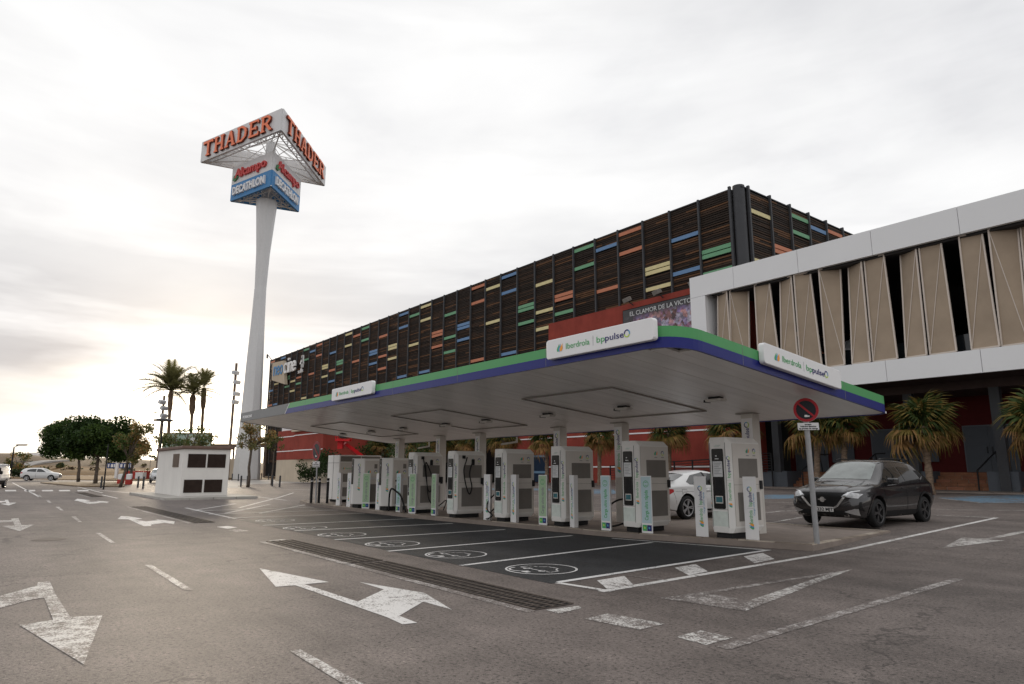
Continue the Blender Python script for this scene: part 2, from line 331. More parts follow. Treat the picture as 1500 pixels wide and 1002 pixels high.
M = dict(
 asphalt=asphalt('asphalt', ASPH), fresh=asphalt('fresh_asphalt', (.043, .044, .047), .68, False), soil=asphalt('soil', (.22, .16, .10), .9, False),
 paint=paint('road_paint', (.72, .70, .68), ASPH, .35), worn=paint('worn_paint', (.66, .64, .61), ASPH, .60), faint=paint('faint_paint', (.50, .47, .45), ASPH, .70),
 bay=paint('bay_paint', (.74, .73, .72), (.04, .044, .051), .18), blue_zone=paint('blue_paint', (.13, .25, .36), ASPH, .5),
 kerb=mat('kerb_stone', (.38, .33, .275), .85, var=.3, scale=4, bump=.5, bscale=30, dirt=.5), pav=mat('paving', (.25, .21, .185), .85, var=.16, scale=2, bump=.3),
 kerb2=mat('kerb_stone_light', (.47, .41, .34), .85, var=.3, scale=4, bump=.5, bscale=30, dirt=.5), kerb3=mat('kerb_stone_dark', (.27, .225, .185), .85, var=.3, scale=4, bump=.5, bscale=30, dirt=.5),
 concrete=mat('concrete', (.42, .40, .37), .85, var=.12, scale=1.5, bump=.2, dirt=.3),
 white=mat('white_cladding', (.76, .765, .78), .5, var=.02, scale=.3), seam=mat('seam', (.12, .12, .12), .8, var=0),
 whitewall=mat('white_render', (.74, .72, .69), .8, var=.04, scale=1, bump=.1, dirt=.12), cap=mat('brown_roof', (.16, .105, .085), .8, var=.2, scale=3),
 vent=mat('brown_vent', (.045, .03, .025), .6, var=.2, scale=4), vent_l=mat('brown_vent_frame', (.20, .155, .125), .6, var=.1),
 wood1=mat('burnt_wood', (.024, .0155, .011), .72, var=.55, scale=2.5, stretch=(.6, .6, 8), bump=.4, bscale=20), wood2=mat('dark_wood', (.048, .028, .018), .75, var=.5, scale=2.5, stretch=(.6, .6, 8)),
 wood3=mat('brown_wood', (.12, .060, .030), .75, var=.5, scale=2.5, stretch=(.6, .6, 8)), core=mat('dark_core', (.012, .011, .011), .9, var=0),
 post=mat('grey_steel_post', (.058, .060, .066), .55, var=.08, scale=2), G=mat('green_slat', (.16, .36, .21), .6, var=.06), B=mat('blue_slat', (.14, .25, .43), .6, var=.06),
 Y=mat('yellow_slat', (.68, .60, .33), .6, var=.06), O=mat('orange_slat', (.52, .20, .115), .6, var=.06),
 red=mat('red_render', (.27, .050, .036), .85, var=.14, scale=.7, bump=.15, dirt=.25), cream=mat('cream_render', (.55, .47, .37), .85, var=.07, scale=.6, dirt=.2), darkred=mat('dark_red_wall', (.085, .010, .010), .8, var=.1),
 door=mat('grey_door', (.085, .095, .112), .55, var=.04), doorframe=mat('door_frame', (.12, .13, .15), .5, var=.03), black=mat('black_steel', (.018, .018, .02), .5, var=0), rubber=mat('black_rubber', (.014, .014, .015), .65, var=.1, spec=.3),
 brick=mat('terracotta_brick', (.25, .115, .065), .85, var=.28, scale=1.3, bump=.4, bscale=25), tan=mat('tan_mesh', (.36, .285, .215), .8, var=.10, scale=.8), louvre_frame=mat('beige_frame', (.60, .53, .47), .55, var=.04),
 glass=mat('dark_glass', (.014, .017, .02), .06, var=0, spec=.7), ceil=mat('dark_ceiling', (.045, .042, .042), .8, var=.1), soffit_r=mat('brown_soffit', (.075, .052, .048), .8, var=.1),
 cgreen=mat('fascia_green', (.085, .33, .12), .38, var=.02, coat=.1), cblue=mat('fascia_blue', (.012, .018, .17), .38, var=.02, coat=.1), cgrey=mat('fascia_grey', (.20, .205, .21), .45, var=.02), sof=mat('soffit_metal', (.80, .775, .75), .30, metal=.15, var=.08, scale=1.0, stretch=(3, .25, 1)), sofd=mat('soffit_frame', (.30, .275, .25), .6, var=.05),
 signw=mat('sign_white', (.80, .80, .81), .4, var=.015), tg=mat('text_green', (.10, .42, .16), .5, var=0), tn=mat('text_navy', (.03, .03, .16), .5, var=0), tgr=mat('text_grey', (.25, .26, .28), .5, var=0), lo=mat('leaf_orange', (.90, .38, .07), .5, var=0), lb=mat('leaf_blue', (.10, .33, .55), .5, var=0), lg=mat('ring_lime', (.50, .66, .12), .5, var=0),
 chw=mat('charger_white', (.80, .79, .77), .42, var=.02, dirt=.06), chs=mat('charger_panel', (.66, .63, .595), .5, var=.03), grille=mat('charger_grille', (.215, .20, .185), .6, var=.06), blk=mat('black_gloss', (.006, .006, .007), .22, var=0, spec=.25), scr=mat('screen_teal', (.05, .16, .19), .15, var=.3, scale=9), note=mat('paper_notice', (.66, .67, .68), .7, var=.03), plinth=mat('plinth', (.02, .02, .021), .7, var=.1),
 mgreen=mat('panel_green', (.40, .55, .37), .6, var=.02), mblue=mat('panel_blue', (.50, .64, .69), .6, var=.02), colm=mat('column_beige', (.60, .575, .54), .5, var=.03, dirt=.1), palepr=mat('pale_print', (.64, .70, .66), .5, var=.1, scale=8),
 galv=mat('galvanised', (.42, .43, .45), .42, metal=.6, var=.1, scale=8), sred=mat('sign_red', (.42, .02, .03), .4, var=.03), sblack=mat('sign_dark', (.012, .013, .02), .35, var=0),
 pyl=mat('pylon_white', (.66, .66, .665), .5, var=.03, dirt=.1), truss=mat('truss_white', (.72, .71, .70), .5, var=.05), panelg=mat('panel_silver', (.70, .70, .71), .45, var=.04), letter=mat('letter_orange', (.88, .23, .11), .45, var=.03), letter_s=mat('letter_side', (.22, .05, .03), .6, var=0), alc=mat('letter_red', (.60, .08, .08), .45, var=.03), dblue=mat('sign_blue', (.07, .24, .50), .45, var=.03), leafg=mat('sign_leaf', (.08, .22, .10), .6, var=0),
 trunk=mat('bark', (.13, .105, .085), .9, var=.35, scale=6, bump=.6, bscale=25), ptrunk=mat('palm_trunk', (.20, .145, .105), .9, var=.45, scale=5, stretch=(1, 1, 4), bump=.7, bscale=20),
 f1=leafmat('ficus_dark', (.022, .044, .010)), f2=leafmat('ficus_mid', (.036, .070, .016)), f3=leafmat('ficus_light', (.060, .10, .022)),
 o1=leafmat('olive_leaf', (.13, .125, .045)), o2=leafmat('ochre_leaf', (.30, .19, .07)), o3=leafmat('pale_leaf', (.21, .20, .09)),
 pg=leafmat('palm_green', (.050, .076, .020)), py=leafmat('palm_yellow', (.17, .125, .032)), pd=leafmat('palm_dead', (.30, .17, .065)), dp=leafmat('date_palm', (.13, .125, .05), .55),  # dp: leaf colour lightened to imitate the low sun's flare
 sh=mat('shrub', (.030, .045, .018), .65, var=.4, scale=3), field=mat('dry_grass', (.125, .074, .032), .95, spec=.03, var=.45, scale=.25, bump=.4, bscale=3), hill=mat('bare_hill', (.080, .056, .036), .95, spec=.03, var=.6, scale=.35), mount=mat('far_mountain', (.42, .39, .37), .95, var=.1, scale=.002), roadl=mat('pale_road', (.34, .32, .30), .9, var=.1),  # mount: distance haze put into the pale base colour
 carg=mat('car_grey', (.040, .039, .042), .24, metal=.7, var=0, coat=.9), carw=mat('car_white', (.74, .74, .74), .3, var=0, coat=.7), cars=mat('car_silver', (.42, .43, .45), .3, metal=.5, var=0, coat=.7), cglass=mat('car_glass', (.010, .012, .013), .05, var=0, spec=.9), wsglass=mat('windscreen', (.17, .19, .185), .06, var=.25, scale=3, spec=1.0), trim=mat('black_trim', (.012, .012, .013), .55, var=.1), chrome=mat('chrome', (.62, .62, .63), .2, metal=.9, var=0), lamp=mat('headlamp', (.50, .51, .53), .12, var=.3, scale=14, spec=.9), tail=mat('tail_lamp', (.45, .012, .015), .2, var=0), alloy=mat('alloy', (.70, .70, .72), .3, metal=.7, var=0), dalloy=mat('dark_alloy', (.10, .10, .105), .3, metal=.7, var=0), plate=mat('plate', (.72, .72, .72), .5, var=0), pblue=mat('plate_blue', (.02, .06, .38), .5, var=0), seamc=mat('car_seam', (.006, .006, .006), .8, var=0),  # wsglass: sky reflection put into the light grey base colour
 boom=mat('lift_red', (.55, .015, .02), .4, var=.05), banner=mat('banner_blue', (.03, .07, .22), .6, var=.05), barrier=mat('barrier_red', (.40, .045, .035), .6, var=.08), glassg=mat('greenish_glass', (.36, .44, .38), .25, var=.08), iron=mat('drain_iron', (.085, .068, .058), .7, var=.35, scale=6), hole=mat('drain_hole', (.008, .007, .007), .9, var=0), shutter=mat('blue_shutter', (.014, .030, .062), .6, var=.1), bluef=mat('blue_frame', (.16, .27, .40), .6, var=.05), lampw=mat('lamp_diffuser', (.72, .70, .66), .4, var=0), brass=mat('brown_steel', (.16, .12, .10), .6, var=.1),
)
# ------------------------------------------------------------------ ground
def axis(lo, hi, step, far):
    a = [-x for x in far[::-1]] + list(np.arange(lo, hi + .01, step)) + far
    return sorted(set(round(float(x), 3) for x in a))
xs = axis(-150, 45, 3.0, [200, 400, 900, 2500, 7000]); ys = axis(-42, 132, 3.0, [200, 400, 900, 2500, 7000])
xs = sorted(set(xs + [-80, -35])); ys = sorted(set(ys + [13, 40]))
mb = MB(); nx, ny = len(xs), len(ys)
mb.add([(x, y, gz(x, y)) for y in ys for x in xs], [(j * nx + i, j * nx + i + 1, (j + 1) * nx + i + 1, (j + 1) * nx + i) for j in range(ny - 1) for i in range(nx - 1)])
struct(mb, 'ground', M['asphalt'], fix=False)

def drape(mb, pts, lift=.004, mi=0, cell=1.5):
    """flat marking given as ground points, laid on the sloping lot"""
    bm = bmesh.new(); vs = [bm.verts.new((p[0], p[1], 0)) for p in pts]; bm.faces.new(vs)
    sloped = any(gz(p[0], p[1]) > .002 for p in pts)
    bmesh.ops.triangulate(bm, faces=bm.faces)
    if sloped:
        for _ in range(6):
            es = [e for e in bm.edges if e.calc_length() > cell]
            if not es: break
            bmesh.ops.subdivide_edges(bm, edges=es, cuts=1); bmesh.ops.triangulate(bm, faces=bm.faces)
    bm.verts.ensure_lookup_table(); bm.faces.ensure_lookup_table(); bm.normal_update()
    idx = {v: i for i, v in enumerate(bm.verts)}
    fs = []
    for f in bm.faces:
        q = [idx[v] for v in f.verts]; fs.append(tuple(q if f.normal.z > 0 else q[::-1]))
    mb.add([(v.co.x, v.co.y, gz(v.co.x, v.co.y) + lift) for v in bm.verts], fs, mi); bm.free()
def zone(ox, oy, s, pts): return [(ox + a / s, oy + b / s) for a, b in pts]
def mark(name, px, m, lift=.004):
    mb = MB(); drape(mb, [T(*p) for p in px], lift); return mb.build(name, M[m], kind='structure', fix=False)
def line_w(name, a, b, wd, m, lift=.004):
    a = Vector((a[0], a[1], 0)); b = Vector((b[0], b[1], 0)); d = (b - a).normalized(); n = Vector((-d.y, d.x, 0)) * wd / 2
    mb = MB(); drape(mb, [a - n, b - n, b + n, a + n], lift); return mb.build(name, M[m], kind='structure', fix=False)
def line(name, p, q, wd, m, lift=.004): return line_w(name, T(*p), T(*q), wd, m, lift)

# charging bays: fresh dark asphalt; far bays left pale to imitate grazing reflection
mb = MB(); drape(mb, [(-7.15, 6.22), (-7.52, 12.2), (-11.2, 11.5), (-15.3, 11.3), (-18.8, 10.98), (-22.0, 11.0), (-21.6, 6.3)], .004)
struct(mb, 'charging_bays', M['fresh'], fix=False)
bay = [((818, 853.5), (1127, 806)), ((675, 829), (955, 795)), ((568, 808), (838, 785)), ((490, 791), (740, 776)), ((431, 778), (663, 767)), ((385, 770), (606, 760))]
for p, q in bay: line('bay_line', p, q, .11, 'bay', .008)
for x in (-22.4, -24.7, -27.0): line_w('bay_line', (x, 6.25), (x + .15, 10.8), .11, 'bay', .008)
line_w('bay_line', (-7.55, 12.05), (-10.9, 11.3), .09, 'bay', .008)
# painted electric-car roundels
def roundel(c, k):
    mb = MB(); n = 40; z = .0085
    def ring(r0, r1, cx, cy, a0=0, a1=2 * math.pi, n=n):
        vs = []
        for i in range(n + 1):
            a = a0 + (a1 - a0) * i / n; vs += [(cx + r0 * math.cos(a), cy + r0 * math.sin(a), z), (cx + r1 * math.cos(a), cy + r1 * math.sin(a), z)]
        mb.add(vs, [(2 * i, 2 * i + 1, 2 * i + 3, 2 * i + 2) for i in range(n)])
    ring(.525 * k, .56 * k, c.x, c.y)
    # car outline seen from the side, nose towards the kerb, with a cable tail
    o = [(-.36, -.16), (-.36, .0), (-.30, .05), (-.20, .07), (-.10, .20), (.12, .20), (.24, .06), (.34, .02), (.36, -.16), (.25, -.16), (.21, -.10), (.14, -.10), (.10, -.16), (-.10, -.16), (-.14, -.10), (-.21, -.10), (-.25, -.16)]
    P = [Vector((c.x + a * k, c.y + b * k + .03, z)) for a, b in o]
    for i in range(len(P)):
        a, b = P[i], P[(i + 1) % len(P)]; d = (b - a).normalized(); nn = Vector((-d.y, d.x, 0)) * .013
        mb.poly([a - nn - d * .015, b - nn + d * .015, b + nn + d * .015, a + nn - d * .015])
    for cx in (-.18, .18): ring(.03 * k, .07 * k, c.x + cx * k, c.y - .13 * k, n=14)
    ring(.20 * k, .235 * k, c.x - .16 * k, c.y - .22 * k, math.pi, 1.9 * math.pi, 14)
    mb.poly([(c.x + a * k, c.y + b * k, z) for a, b in ((.02, -.42), (.16, -.42), (.16, -.33), (.02, -.33))])
    return mb.build('bay_symbol', M['bay'], kind='structure', fix=False)
for p in ((793, 834), (668, 812.5), (575, 797), (501, 783.5), (447, 773.5)):
    c = G(*p); roundel(c, 1.0)
roundel(Vector((-20.6, 7.1, 0)), 1.0)

# hatched no-stopping strip at the end of the bays
line('edge_line', (816, 854), (896, 866.5), .10, 'paint', .0052)
line('edge_line', (880, 866.8), (1460, 758.5), .12, 'paint')
line('faint_line', (915, 843), (978, 850.5), .05, 'faint', .0056)
line('faint_line', (1068, 818), (1095, 820), .05, 'faint', .0056)
Z6 = lambda pts: zone(800, 800, 3.75, pts)
for q in ([(280, 190), (430, 165), (478, 213), (335, 237)], [(705, 120), (820, 100), (888, 140), (785, 162)], [(1085, 58), (1190, 38), (1255, 72), (1145, 95)]): mark('painted_square', Z6(q), 'paint', .0045)
for q in ([(210, 402), (340, 372), (655, 428), (515, 462)], [(712, 500), (850, 465), (1025, 505), (880, 545)]): mark('give_way_block', Z6(q), 'worn')
mark('painted_block', Z6([(0, 352), (180, 330), (197, 342), (70, 372)]), 'worn')
# hollow give-way triangle
A, B, Cc = (967, 876.5), (1248, 834.5), (1092, 895.5); a, b, c = (1037, 870), (1210, 842.5), (1098, 880)
for q in ([A, B, b, a], [B, Cc, c, b], [Cc, A, a, c]): mark('give_way_triangle', q, 'worn' if q[0] == B else 'faint')
line('long_line', (1058, 950), (1405, 848), .13, 'faint')
Z7 = lambda pts: zone(1100, 740, 3.75, pts)
mark('lane_arrow', Z7([(1050, 237), (1160, 178), (1290, 185), (1480, 142), (1640, 118), (1640, 128), (1500, 153), (1312, 191), (1395, 195)]), 'worn')
for p, q in (((1372, 755), (1460, 758.5)), ((1372, 747), (1560, 748)), ((1115, 752.3), (1144, 748.6)), ((1128, 766), (1190, 755)), ((1144, 748.6), (1180, 748.4)), ((915, 731), (975, 731)), ((640, 722), (1180, 737))):
    line('parking_line', p, q, .11, 'worn')
# two-headed lane arrows
Z4 = lambda pts: zone(380, 780, 3.125, pts)
ar = Z4([(0, 165), (318, 228), (205, 238), (450, 318), (570, 262), (458, 228), (755, 278), (882, 355), (750, 318), (640, 383), (722, 415), (655, 422), (585, 390), (165, 243), (75, 250)])
mark('lane_arrow', ar, 'paint')
Z5 = lambda pts: zone(0, 720, 3.75, pts)
mark('lane_arrow', Z5([(-420, 640), (-260, 560), (-180, 585), (0, 575), (205, 518), (208, 500), (273, 495), (310, 575), (385, 690), (562, 683), (460, 952), (105, 735), (292, 708), (243, 585), (160, 598), (0, 642), (-170, 700)]), 'worn')
mark('lane_arrow', Z5([(645, 152), (665, 135), (718, 138), (782, 150), (740, 155), (800, 165), (870, 158), (848, 152), (960, 165), (955, 180), (905, 172), (830, 182), (830, 190), (790, 191), (705, 153)]), 'paint')
mark('lane_arrow', Z5([(407, 50), (425, 40), (455, 43), (497, 50), (470, 52), (500, 58), (545, 55), (530, 51), (598, 57), (590, 63), (565, 61), (520, 66), (480, 68), (430, 53)]), 'paint')
mark('lane_arrow', Z5([(-40, 180), (0, 160), (65, 158), (62, 150), (100, 147), (118, 185), (188, 182), (108, 218), (8, 190), (80, 187), (72, 165), (0, 172)]), 'worn')
mark('lane_arrow', Z5([(-30, 62), (0, 52), (28, 52), (26, 46), (44, 46), (52, 62), (90, 62), (48, 77), (0, 68), (36, 65), (30, 57), (0, 62)]), 'paint')
for q in ([(795, 405), (835, 405), (1060, 540), (1010, 543)], [(525, 228), (552, 228), (635, 283), (608, 283)], [(390, 138), (415, 138), (450, 167), (430, 167)], [(305, 85), (325, 85), (350, 105), (335, 105)], [(250, 47), (268, 47), (283, 62), (268, 62)], [(200, 18), (215, 18), (233, 32), (220, 32)], [(165, 0), (175, 0), (190, 10), (180, 10)]):
    mark('lane_dash', Z5(q), 'worn')
mark('lane_dash', [(424, 954), (440, 952), (560, 1018), (533, 1021)], 'worn')
for x0 in (-18, 8, 36, 62, 87, 114): mark('crossing_bar', [(x0, 719.8), (x0 + 16, 719.6), (x0 + 15, 717.7), (x0 - 1, 717.9)], 'paint')
for p, q in (((18, 707), (58, 728)), ((72, 703), (150, 722)), ((40, 708.5), (105, 708.5)), ((60, 712.2), (84, 712.4)), ((120, 716), (190, 722)), ((150, 725), (172, 730)), ((272, 744), (345, 760)), ((288, 747), (345, 738)), ((330, 752), (395, 739)), ((380, 752), (450, 739)), ((350, 744), (430, 722)), ((404, 716), (455, 718)), ((345, 724), (420, 733))):
    line('far_line', p, q, .12, 'paint')
mark('painted_block', Z5([(1190, 195), (1250, 190), (1305, 198), (1250, 205)]), 'paint'); mark('painted_block', Z5([(1250, 213), (1310, 208), (1370, 217), (1300, 224)]), 'worn')
mark('painted_block', Z5([(1475, 270), (1560, 262), (1600, 275), (1520, 282)]), 'worn')
# blue bays beside the mall
for px, l in (([(1374, 729), (1500, 724.5), (1600, 722), (1700, 735), (1500, 736.5), (1436, 736.5)], .004), ([(1090, 725), (1163, 724.5), (1163, 730), (1090, 732)], .004), ([(870, 719.5), (905, 719), (905, 723.5), (870, 724)], .004), ([(700, 715), (900, 717.5), (900, 720), (700, 717.5)], .0048), ([(905, 719), (1090, 723), (1090, 727), (905, 722.5)], .004)):
    mb = MB(); drape(mb, [T(*p) for p in px], l); struct(mb, 'blue_bay', M['blue_zone'], fix=False)
line('parking_line', (1374, 729.8), (1436, 737), .10, 'worn', .007); line('parking_line', (1436, 737), (1560, 737), .10, 'worn', .007)
# slotted drains set in the lane
def drain(x0, x1, y0, y1, label, n):
    t = thing('drain_grate', label, 'drain grate', (x0, y0, 0), 'slotted drains along the charging bays')
    mb = MB(); mb.box(x0, x1, y0, y1, .002, .005); mb.build('drain_channel', M['hole'], t)
    rows = 4; mb = MB()
    for r in range(rows + 1):
        y = y0 + (y1 - y0) * r / rows; mb.box(x0, x1, y - .018, y + .018, .005, .014)
    n = int(n * .5)
    for i in range(n + 1):
        x = x0 + (x1 - x0) * i / n; mb.box(x - .011, x + .011, y0, y1, .0055, .009 + random.uniform(-.002, .002))
    mb.build('bars', M['iron'], t, kind='stuff')
    mb = MB(); mb.box(x0 - .05, x1 + .05, y0 - .16, y0 - .03, .002, .006); mb.build('kerb_strip', M['faint'], t)
drain(-14.8, -10.62, 4.95, 5.5, 'dark slotted drain grate with white edge, behind the large white arrow', 90)
drain(-10.45, -5.95, 4.95, 5.5, 'dark slotted drain grate nearest the painted white squares', 96)
drain(-31.5, -21.0, 4.95, 5.5, 'dark slotted drain grate between the bays and the small white building', 150)
drain(-52, -43.5, 4.95, 5.5, 'far slotted drain grate beside the white arrow near the lamp post', 90)
mb = MB(); c = G(72, 790.5); mb.lathe([(0, .007), (.30, .007), (.33, .004)], (c.x, c.y, 0), (0, 0, 1), 24); o = mb.build('manhole_cover', M['iron']); tag(o, 'round dark manhole cover in the lane behind the worn arrow', 'manhole')

# ------------------------------------------------------------------ charging island: kerb stones and paving
K = .12
kerb = [(-28.5, 11.09), (-23.5, 10.92), (-18.8, 10.89), (-15.35, 11.2), (-11.18, 11.5), (-8.37, 12.28), (-6.95, 12.62)]
isl = kerb + [(-7.42, 17.0), (-28.9, 16.9), (-29.9, 16.0), (-31.6, 12.6), (-30.6, 11.6)]
t = thing('island', 'long paved charging island with weathered stone kerb under the canopy', 'traffic island', (-18, 14, 0))
t['kind'] = 'structure'
mb = MB(); mb.prism([(x, y, -.05) for x, y in isl], (0, 0, .05 + K - .012)); mb.build('paving', M['pav'], t)
def kerb_run(pts, parent, closed=True, wd=.16, h=K, L=.78, m='kerb', base=lambda x, y: 0.0):
    P = [Vector((x, y, 0)) for x, y in pts] + ([Vector((*pts[0], 0))] if closed else [])
    ctr = sum(P, Vector()) / len(P)
    protos = []
    for v in range(3):
        b = MB(); j = [random.uniform(-.006, .006) for _ in range(4)]
        b.hexa([(.022, 0, -.1), (.978, 0, -.1), (.978, 1, -.1), (.022, 1, -.1), (.026, .10 + j[0], 1 + j[1] * 4), (.974, .10 + j[2], 1 + j[3] * 4), (.974, 1, 1 + j[3] * 4), (.026, 1, 1 + j[1] * 4)])
        protos.append(b.mesh('kerb_stone', [M[m], M['kerb2'], M['kerb3']][v] if m == 'kerb' else M[m]))
    for a, b in zip(P, P[1:]):
        d = b - a; n = max(1, round(d.length / L)); e = d.normalized(); s = Vector((-e.y, e.x, 0))
        if s.dot(ctr - a) < 0: s = -s
        for i in range(n):
            p = a + d * (i / n); o = link('kerb_stone', random.choice(protos), parent)
            p = p - rootloc(parent); p.z = base(p.x, p.y) if parent is None else 0
            ex = d / n; o.matrix_local = Matrix(((ex.x, s.x * wd, 0, p.x), (ex.y, s.y * wd, 0, p.y), (0, 0, h, p.z), (0, 0, 0, 1)))
kerb_run(isl, t)
# ------------------------------------------------------------------ canopy
YF, YB, XL, XR, SL = 8.1, 15.1, -28.5, -6.36, .1015
def zs(y): return 3.385 - SL * (y - YF)
can = thing('canopy', 'long white sloping canopy with green and blue edge over the chargers', 'canopy', (-18, 13.9, 0))
def arc(cx, cy, r, a0, a1, n=10): return [(cx + r * math.cos(rad(a0 + (a1 - a0) * i / n)), cy + r * math.sin(rad(a0 + (a1 - a0) * i / n))) for i in range(n + 1)]
rc = .62
near = arc(XR - rc, YF + rc, rc, -90, 0); back = arc(XR - .3, YB - .3, .3, 0, 90, 6); farb = arc(XL + .3, YB - .3, .3, 90, 180, 6); farf = arc(XL + .12, YF + .12, .12, 180, 270, 5)
def fascia(name, path, z0, z1, m, t=.05, off=0.0, tops=None):
    mb = MB(); P = [Vector((x, y, 0)) for x, y in path]; vs = []
    for i, p in enumerate(P):
        d = (P[min(i + 1, len(P) - 1)] - P[max(i - 1, 0)]).normalized(); n = Vector((d.y, -d.x, 0))
        a = p + n * off; b = p - n * t; k = 0 if tops is None else tops[i]
        vs += [(a.x, a.y, zs(p.y) + z0), (a.x + k, a.y, zs(p.y) + z1), (b.x + k, b.y, zs(p.y) + z1), (b.x, b.y, zs(p.y) + z0)]
    fs = [(4 * i, 4 * i + 4, 4 * i + 5, 4 * i + 1) for i in range(len(P) - 1)] + [(4 * i + 1, 4 * i + 5, 4 * i + 6, 4 * i + 2) for i in range(len(P) - 1)] + [(4 * i + 2, 4 * i + 6, 4 * i + 7, 4 * i + 3) for i in range(len(P) - 1)] + [(4 * i + 3, 4 * i + 7, 4 * i + 4, 4 * i) for i in range(len(P) - 1)]
    fs += [(0, 1, 2, 3), (4 * len(P) - 1, 4 * len(P) - 2, 4 * len(P) - 3, 4 * len(P) - 4)]
    mb.add(vs, fs); o = mb.build(name, M[m], can)
    return o
run = near + back
fascia('blue_band', [(-23.22, YF)] + run + [(-20, YB)], 0, .172, 'cblue', tops=[.2] + [0] * (len(run) + 1))
fascia('green_band', [(-23.02, YF)] + run + [(-20, YB)], .1725, .345, 'cgreen', tops=[.2] + [0] * (len(run) + 1))
fascia('grey_band', [(-20.005, YB)] + farb + farf + [(-23.26, YF)], 0, .345, 'cgrey', tops=[0] * (len(farb) + len(farf) + 1) + [.4])
mb = MB(); mb.prism([(-23.26, YF - .004, zs(YF)), (-23.22, YF - .004, zs(YF)), (-22.82, YF - .004, zs(YF) + .345), (-22.86, YF - .004, zs(YF) + .345)], (0, .03, 0)); mb.build('white_stripe', M['signw'], can)
outl = [(x, y) for x, y in near + back + farb + farf]
mb = MB(); mb.add([(x * .998 - .03, y, zs(y) + .30) for x, y in outl], [tuple(range(len(outl)))]); mb.build('roof_sheet', M['cgrey'], can)
npk = 74; wx = (XR - XL - .1) / npk
for i in range(npk):                                 # soffit planks run across the canopy
    x0 = XL + .05 + wx * i; x1 = x0 + wx - .008; cut = max(0, .62 - (XR - x1)) ** 2 * 1.4
    y0, y1 = YF + .05 + cut, YB - .05; dz = random.uniform(-.003, .003)
    mb = MB(); mb.hexa([(x0, y0, zs(y0) + .012 + dz), (x1, y0, zs(y0) + .012 + dz), (x1, y1, zs(y1) + .012 + dz), (x0, y1, zs(y1) + .012 + dz), (x0, y0, zs(y0) + .05), (x1, y0, zs(y0) + .05), (x1, y1, zs(y1) + .05), (x0, y1, zs(y1) + .05)])
    mb.build('soffit_plank', M['sof'], can)
for xa, xb in ((-12.64, -9.66), (-19.3, -16.3), (-26.0, -23.0)):
    mb = MB(); ya, yb = 10.13, 13.25; P = [(xa, ya), (xb, ya), (xb, yb), (xa, yb)]
    for (ax, ay), (bx, by) in zip(P, P[1:] + P[:1]): mb.bar((ax, ay, zs(ay) - .004), (bx, by, zs(by) - .004), .045, .022)
    mb.build('hatch_frame', M['sofd'], can)
for x in (-8.49, -11.09, -13.86, -16.74, -19.02, -21.91, -24.47, -27.15):
    y = 12.0; z = zs(y); mb = MB(); mb.box(x - .20, x + .20, y - .11, y + .11, z - .075, z - .02); mb.box(x - .14, x + .14, y - .09, y + .09, z - .0195, z + .03, 1)
    lt = mb.build('canopy_light', [M['colm'], M['black']], can, bevel=.02)
    mb = MB(); mb.box(x - .17, x + .17, y - .09, y + .09, z - .079, z - .0755); mb.build('diffuser', M['lampw'], lt)
    mb = MB(); mb.box(x - .235, x - .2005, y - .10, y + .10, z - .085, z - .03); mb.build('lamp_bracket', M['black'], lt)
for x in (-9.4, -12.4, -15.4, -18.4, -21.4):
    mb = MB(); mb.box(x - .004, x + .004, YF - .0025, YF + .01, zs(YF) + .004, zs(YF) + .341); mb.build('fascia_joint', M['cgrey'], can)
for y in (9.8, 13.2):
    mb = MB(); mb.hexa([(XR - .01, y - .004, zs(y) + .004), (XR + .0025, y - .004, zs(y) + .004), (XR + .0025, y + .004, zs(y) + .004), (XR - .01, y + .004, zs(y) + .004), (XR - .01, y - .004, zs(y) + .341), (XR + .0025, y - .004, zs(y) + .341), (XR + .0025, y + .004, zs(y) + .341), (XR - .01, y + .004, zs(y) + .341)]); mb.build('fascia_joint', M['cgrey'], can)
# columns
cols = []
for k, x in enumerate((-9.04, -13.1, -15.67, -19.93, -22.6, -25.9)):
    y0, y1 = 13.92, 14.2; zt = zs(14.0) + .02; mb = MB(); mb.box(x - .155, x + .155, y0, y1, K - .02, zt)
    c = mb.build('column', M['colm'], can, bevel=.012); cols.append(c)
    mb = MB(); mb.box(x - .25, x + .25, y0 - .06, y1 + .06, zs(13.86) - .012, zs(13.86) + .01); mb.build('collar', M['sofd'], c)
    mb = MB(); mb.box(x - .14, x + .14, y0 - .006, y0 - .001, 1.3, zt - .12); mb.build('print_panel', M['signw'], c)
